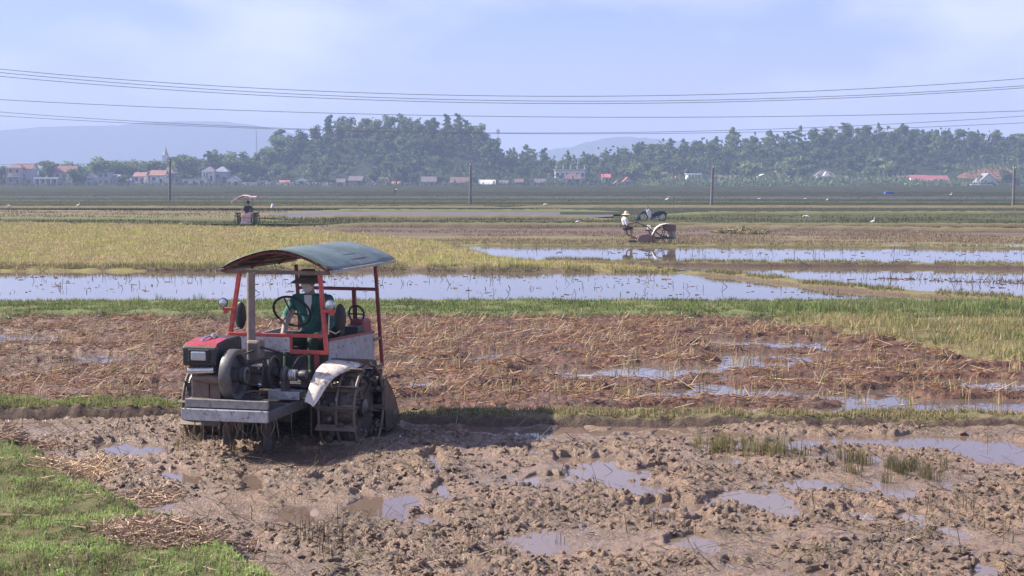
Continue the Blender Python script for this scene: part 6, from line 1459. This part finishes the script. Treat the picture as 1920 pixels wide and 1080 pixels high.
# ================================================================== motorbike on the dyke behind
bp_ = G(1222, 415); BYY = bp_[1]
bx_ = lambda px: (px - 1222) / 2800.0 * BYY
bz_ = lambda py: atY(1222, py, BYY)[2]
bk = empty('motorbike', (bp_[0], BYY, 0.0)); tag(bk, 'dark motorbike with white leg shield parked on the dyke', 'motorbike')
for cx in (1206.5, 1241):
    w0 = empty('wheel', (bx_(cx), 0, 0.30)); w0.parent = bk
    m = MB(); m.tube([(0.27 * math.cos(t), 0, 0.27 * math.sin(t)) for t in np.linspace(0, 6.283, 29)[:-1]], 0.04, 8, closed=True); m.build('tyre', M_RUBBER, w0, smooth=True)
    m = MB(); m.tube([(0.22 * math.cos(t), 0, 0.22 * math.sin(t)) for t in np.linspace(0, 6.283, 25)[:-1]], 0.018, 6, closed=True)
    for k in range(10): t = k * 0.6283; m.cyl((0, 0, 0), (0.22 * math.cos(t), 0, 0.22 * math.sin(t)), 0.007, n=4)
    m.cyl((0, -0.06, 0), (0, 0.06, 0), 0.06, n=10); m.build('rim', M_CHROME, w0)
m = MB(); m.tube([(bx_(1206.5), 0.06, 0.3), (bx_(1212), 0.06, bz_(399)), (bx_(1216), 0.03, bz_(392))], 0.03, 7); m.tube([(bx_(1206.5), -0.06, 0.3), (bx_(1212), -0.06, bz_(399)), (bx_(1216), -0.03, bz_(392))], 0.03, 7); m.build('fork', M_BLACK, bk, smooth=True)
m = MB(); m.tube([(bx_(1200.5), 0, 0.52), (bx_(1204), 0, 0.63), (bx_(1208), 0, 0.65), (bx_(1212), 0, 0.58)], 0.055, 8); m.build('front_mudguard', M_NAVY, bk, smooth=True)
m = MB(); m.prism([(bx_(1212), bz_(396)), (bx_(1216), bz_(391)), (bx_(1220), bz_(397)), (bx_(1221), bz_(407)), (bx_(1217), bz_(408)), (bx_(1214), bz_(403))], -0.2, 0.2, 'xz'); m.build('leg_shield', M_WSHIRT, bk, 0.02)
m = MB(); m.ell((bx_(1214.5), 0, bz_(393)), (0.12, 0.12, 0.13), 12, 8); hd_ = m.build('headlamp', M_NAVY, bk, smooth=True)
m = MB(); m.ell((bx_(1212.2), 0, bz_(393.4)), (0.06, 0.08, 0.08), 10, 8); m.build('lens', M_LENS, hd_, smooth=True)
m = MB(); m.tube([(bx_(1218), -0.33, bz_(391)), (bx_(1216), -0.12, bz_(390)), (bx_(1216), 0.12, bz_(390)), (bx_(1218), 0.33, bz_(391))], 0.02, 7); m.build('handlebar', M_BLACK, bk, smooth=True)
for sy in (-1, 1):
    m = MB(); m.cyl((bx_(1217), sy * 0.24, bz_(390.5)), (bx_(1214.5), sy * 0.28, bz_(386.5)), 0.008, n=5); m.ell((bx_(1214.3), sy * 0.29, bz_(386.2)), (0.02, 0.065, 0.045), 8, 6); m.build('mirror', M_BLACK, bk)
m = MB(); m.prism([(bx_(1218), bz_(404)), (bx_(1224), bz_(407)), (bx_(1238), bz_(404)), (bx_(1247), bz_(399)), (bx_(1247), bz_(397)), (bx_(1232), bz_(399.5)), (bx_(1224), bz_(401))], -0.12, 0.12, 'xz'); m.build('body_cover', M_NAVY, bk, 0.02)
m = MB(); m.prism([(bx_(1225), bz_(400.5)), (bx_(1246), bz_(398)), (bx_(1247), bz_(395.5)), (bx_(1236), bz_(395.5)), (bx_(1226), bz_(397.5))], -0.14, 0.14, 'xz'); m.build('seat', M_VINYL, bk, 0.03)
m = MB(); m.box((bx_(1225), 0, bz_(409)), (0.36, 0.24, 0.22)); m.build('engine', M_IRON, bk, 0.03)
m = MB(); m.cyl((bx_(1224), -0.14, bz_(411)), (bx_(1246), -0.16, bz_(408.5)), 0.04, 0.055, 10); m.build('exhaust', M_CHROME, bk, smooth=True)
m = MB(); m.tube([(bx_(1236), 0, 0.60), (bx_(1242), 0, 0.66), (bx_(1248), 0, 0.56), (bx_(1250), 0, 0.44)], 0.05, 7); m.build('rear_mudguard', M_BLACK, bk, smooth=True)
m = MB(); m.bar((bx_(1240), -0.1, bz_(396)), (bx_(1250), -0.1, bz_(396.5)), 0.02); m.bar((bx_(1240), 0.1, bz_(396)), (bx_(1250), 0.1, bz_(396.5)), 0.02); m.build('carrier', M_CHROME, bk)
m = MB(); m.bar((bx_(1228), -0.1, 0.25), (bx_(1226), -0.28, 0.0), 0.025); m.build('side_stand', M_BLACK, bk)
bg = empty('sack', (G(1197, 414)[0], G(1197, 414)[1], 0.0)); tag(bg, 'dark sack standing on the dyke in front of the motorbike wheel', 'sack')
m = MB(); m.lathe([(0.0, 0.0), (0.20, 0.0), (0.23, 0.12), (0.20, 0.28), (0.10, 0.38), (0.05, 0.41), (0.08, 0.46), (0.0, 0.46)], (0, 0, 0), 'z', 12); m.build('bag', M_NAVY, bg, smooth=True)
m = MB(); m.lathe([(0.065, 0.40), (0.07, 0.42), (0.065, 0.43)], (0, 0, 0), 'z', 12); m.build('tie', M_BLACK, bg)

# ================================================================== far tractor with ragged canopy
fp = G(463, 421); FY = fp[1]
fx = lambda px: (px - 463) / 2800.0 * FY
fz = lambda py: atY(463, py, FY)[2]
ft = empty('canopy_tractor', (fp[0], FY, 0.0)); tag(ft, 'far tractor with ragged pinkish straw canopy', 'tractor')
M_PINK = paint('faded_pink', (0.66, 0.40, 0.40), 0.6, var=0.12, dirt=0.1, scale=6); M_PALE = paint('pale_mud_paint', (0.46, 0.38, 0.37), 0.6, var=0.15, dirt=0.25, scale=6)
m = MB(); m.prism([(-0.30, fz(407)), (0.30, fz(407)), (0.34, fz(400)), (0.26, fz(397.5)), (-0.05, fz(400)), (-0.30, fz(403))], -0.45, 0.35, 'xz'); m.build('hood', M_PINK, ft, 0.03)
m = MB(); m.box((0.02, -0.1, fz(413)), (0.58, 0.7, 0.38)); m.build('engine', M_PALE, ft, 0.04)
m = MB(); m.box((0.0, -0.5, fz(418)), (0.66, 0.08, 0.12)); m.build('bumper', M_PALE, ft, 0.01)
for sy in (-0.58, 0.58):
    w0 = empty('cage_wheel', (sy, 0.1, 0.30)); w0.parent = ft
    for L in (-0.12, 0.12):
        m = MB(); m.tube([(L, 0.42 * math.cos(t), 0.42 * math.sin(t)) for t in np.linspace(0, 6.283, 25)[:-1]], 0.025, 5, closed=True); m.build('rim', M_DARKMUD, w0)
    for k in range(10):
        t = k * 0.6283; m = MB(); m.box((0, 0.42 * math.cos(t), 0.42 * math.sin(t)), (0.3, 0.1, 0.03), Matrix.Rotation(t, 3, 'X')); m.build('lug', M_DARKMUD, w0)
    m = MB(); m.cyl((-0.1 if sy > 0 else 0.1, 0, 0), (0, 0, 0), 0.38, n=18); m.build('disc', M_DARKMUD, w0)
for px, y in ((457, 0.55), (472, 0.55)):
    m = MB(); m.bar((fx(px), y, fz(405)), (fx(px), y, fz(371)), 0.025); m.build('post', M_BLACK, ft)
m = MB(); V = []
cp = [(437, 377), (443, 373), (450, 369.5), (458, 366.5), (466, 367), (474, 369.5), (483, 369)]
for k, y in enumerate((-0.55, 0.0, 0.8)):
    for a, b in cp: V.append((fx(a), y, fz(b) + (0.05 if k == 1 else 0)))
o = mesh_np('canopy', V, grid_faces(3, 7), paint('ragged_thatch', (0.55, 0.38, 0.38), 0.9, var=0.3, scale=9), ft, smooth=False); md = o.modifiers.new('s', 'SOLIDIFY'); md.thickness = 0.05
r = random.Random(9)
m = MB()
for k in range(26):
    px = r.uniform(436, 452) if k < 18 else r.uniform(460, 484); b = np.interp(px, [c[0] for c in cp], [c[1] for c in cp]); y = r.uniform(-0.6, 0.1)
    m.tube([(fx(px), y, fz(b)), (fx(px - 1.5), y - 0.05, fz(b + 3)), (fx(px - 2.5), y - 0.06, fz(b + r.uniform(4, 7)))], [0.035, 0.03, 0.012], 4)
m.build('fringe', paint('pale_thatch', (0.62, 0.56, 0.52), 0.9, var=0.2, scale=9), o)
m = MB(); m.box((0, 0.35, fz(404)), (0.5, 0.45, 0.12)); m.build('seat', M_VINYL, ft, 0.03)
fd = empty('person', (fp[0], FY, 0.0)); tag(fd, 'driver in dark blue shirt under the ragged canopy of the far tractor', 'person')
q = lambda px, py, y=0.3: (fx(px), y, fz(py))
caps = [(q(462, 401), q(462, 401, 0.2), 0.14, 0.13, 1), (q(462, 400), q(463, 391), 0.14, 0.15, 0), (q(459, 388.5), q(469, 388.5), 0.08, 0.08, 0), (q(464, 388), q(464.5, 384), 0.05, 0.05, 2), (q(464.5, 381.5), q(464.5, 380), 0.085, 0.088, 2), (q(464.5, 382, 0.215), q(464.5, 381.4, 0.21), 0.02, 0.018, 2)]
for s_ in (-1, 1):
    caps += [(q(464 + s_ * 6, 388.5), q(464 + s_ * 7.5, 396, 0.2), 0.062, 0.05, 0), (q(464 + s_ * 7.5, 396, 0.2), q(464 + s_ * 4, 397, -0.1), 0.046, 0.035, 0), (q(463 + s_ * 3, 401), q(463 + s_ * 4, 402, -0.12), 0.08, 0.065, 1), (q(463 + s_ * 4, 402, -0.12), q(463 + s_ * 4, 411, -0.15), 0.06, 0.045, 1)]
    hand(caps, q(464 + s_ * 4, 397, -0.12), (0, -1, 0), (0, 0, 1), 2, 1.0, 0.8)
body('body', caps, fd, [M_NAVY, M_DARKT, M_SKIN], 0.014, 3)
m = MB(); m.lathe([(0.0, 0.13), (0.07, 0.11), (0.10, 0.04), (0.105, 0.0), (0.17, -0.03), (0.165, -0.04), (0.09, -0.01)], q(464.5, 379.6), 'z', 16); m.build('hat', M_DARKT, fd, smooth=True)

# ================================================================== egrets, distant workers and odds and ends
M_FEATH = paint('white_feather', (0.82, 0.82, 0.82), 0.8, var=0.05); M_BILL = paint('yellow_bill', (0.6, 0.42, 0.1), 0.5)
def egret(px, py, label, face=1, s=1.0, up=True):
    p = G(px, py); e = empty('egret', (p[0], p[1], 0.02)); s *= 0.8; e.scale = (s, s, s); tag(e, label, 'bird', 'egrets in the fields')
    m = MB()
    if up: pts = [(-0.26, 0, 0.30), (-0.16, 0, 0.34), (-0.02, 0, 0.38), (0.10, 0, 0.44), (0.12, 0, 0.52), (0.08, 0, 0.60), (0.11, 0, 0.68), (0.15, 0, 0.71), (0.19, 0, 0.70)]
    else: pts = [(-0.28, 0, 0.28), (-0.16, 0, 0.33), (-0.02, 0, 0.36), (0.12, 0, 0.38), (0.2, 0, 0.42), (0.26, 0, 0.42), (0.30, 0, 0.38), (0.35, 0, 0.35), (0.38, 0, 0.33)]
    m.tube([(face * a, b, c) for a, b, c in pts], [0.02, 0.07, 0.10, 0.075, 0.035, 0.027, 0.028, 0.035, 0.02], 8); m.build('body', M_FEATH, e, smooth=True)
    a = pts[-1]; m = MB(); m.cyl((face * a[0], 0, a[2]), (face * (a[0] + 0.11), 0, a[2] - 0.03), 0.014, 0.003, 6); m.build('bill', M_BILL, e)
    for sy in (-0.03, 0.03):
        m = MB(); m.tube([(0, sy, 0.32), (face * -0.02, sy, 0.16), (0, sy, 0.0)], 0.009, 5); m.build('leg', M_BLACK, e)
egret(147, 391, 'white egret with raised neck on the tan plot at left', 1, 1.0)
egret(18, 391, 'white egret at the left edge of the tan plot', -1, 0.9, False)
egret(1513, 414, 'white egret with lowered head right of the motorbike', -1, 1.0, False)
egret(1637, 423, 'white egret on the wet brown plot far right of the walking tractor', 1, 0.8)
egret(1083, 422, 'white egret on the green strip left of the rider', 1, 0.7, False)
egret(1022, 389, 'white egret beyond the grey water strip', 1, 1.0, False)
egret(1423, 377, 'white egret left of the third pole gap, far field', 1, 1.0, False)
egret(1511, 377, 'white egret far field, second right of third pole', -1, 1.0, False)
egret(1551, 379, 'white egret far field, third right of third pole', 1, 0.9)
egret(1783, 369, 'white egret far field near the green gabled house', 1, 1.1)
p = G(511, 391); e = empty('white_sack', (p[0], p[1], 0.05)); tag(e, 'white peaked sack standing right of the far canopied tractor', 'sack')
m = MB(); m.lathe([(0.0, 0.0), (0.17, 0.0), (0.18, 0.08), (0.12, 0.28), (0.05, 0.44), (0.02, 0.47), (0.0, 0.47)], (0, 0, 0), 'z', 12); m.build('bag', M_WSHIRT, e, smooth=True)
m = MB(); m.lathe([(0.055, 0.41), (0.06, 0.43), (0.05, 0.445)], (0, 0, 0), 'z', 12); m.build('tie', M_BLACK, e)
def worker(px, py, label, shirt, bend=0.5, s=1.0):
    p = G(px, py); e = empty('person', (p[0], p[1], -0.05)); tag(e, label, 'person', 'workers far across the plain')
    e.scale = (s, s, s); h = Vector((0, 0, 0.82)); sh = h + Vector((math.sin(bend), 0, math.cos(bend))) * 0.45; hd = sh + Vector((math.sin(bend * 1.1), 0, math.cos(bend * 1.1))) * 0.22
    caps = [(h, sh, 0.14, 0.15, 0), (sh + Vector((0, -0.13, 0)), sh + Vector((0, 0.13, 0)), 0.075, 0.075, 0), (sh, hd, 0.05, 0.05, 2), (hd, hd + Vector((0.01, 0, 0.05)), 0.085, 0.09, 2)]
    for sy in (-1, 1):
        caps += [(h + Vector((0, sy * 0.08, 0)), Vector((0.04 * sy, sy * 0.11, 0.42)), 0.09, 0.065, 1), (Vector((0.04 * sy, sy * 0.11, 0.42)), Vector((0, sy * 0.12, 0.0)), 0.06, 0.045, 1),
                 (sh + Vector((0, sy * 0.19, 0)), sh + Vector((0.08, sy * 0.22, -0.27)), 0.055, 0.045, 0), (sh + Vector((0.08, sy * 0.22, -0.27)), sh + Vector((0.2, sy * 0.2, -0.48)), 0.042, 0.034, 0), (sh + Vector((0.2, sy * 0.2, -0.48)), sh + Vector((0.24, sy * 0.2, -0.58)), 0.034, 0.03, 2)]
    body('body', caps, e, [shirt, M_DARKT, M_SKIN], 0.025, 2)
    m = MB(); m.lathe([(0.0, 0.16), (0.12, 0.06), (0.22, -0.03), (0.21, -0.04), (0.0, 0.0)], hd + Vector((0, 0, 0.06)), 'z', 14); m.build('hat', M_STRAWH, e, smooth=True)
worker(739, 366, 'distant worker in pale hat bending left of the second pole', M_NAVY, 0.8, 0.8)
egret(1251, 380, 'tall white egret beyond the motorbike', 1, 1.3)
p = G(1667, 366); e = empty('tarpaulin', (p[0], p[1], -0.05)); tag(e, 'blue tarpaulin shelter at the far edge of the fields', 'tarpaulin')
M_BLUE = paint('blue_tarpaulin', (0.03, 0.09, 0.42), 0.55, var=0.15)
m = MB(); m.prism([(-0.9, 0.0), (-0.75, 0.62), (0.2, 0.72), (0.95, 0.45), (1.05, 0.0)], -0.5, 0.6, 'xz'); m.build('cover', M_BLUE, e, 0.05)
m = MB(); m.cyl((-0.75, -0.55, 0), (-0.75, -0.55, 0.65), 0.03, n=6); m.build('stake', M_RUST, e)
e_ = None
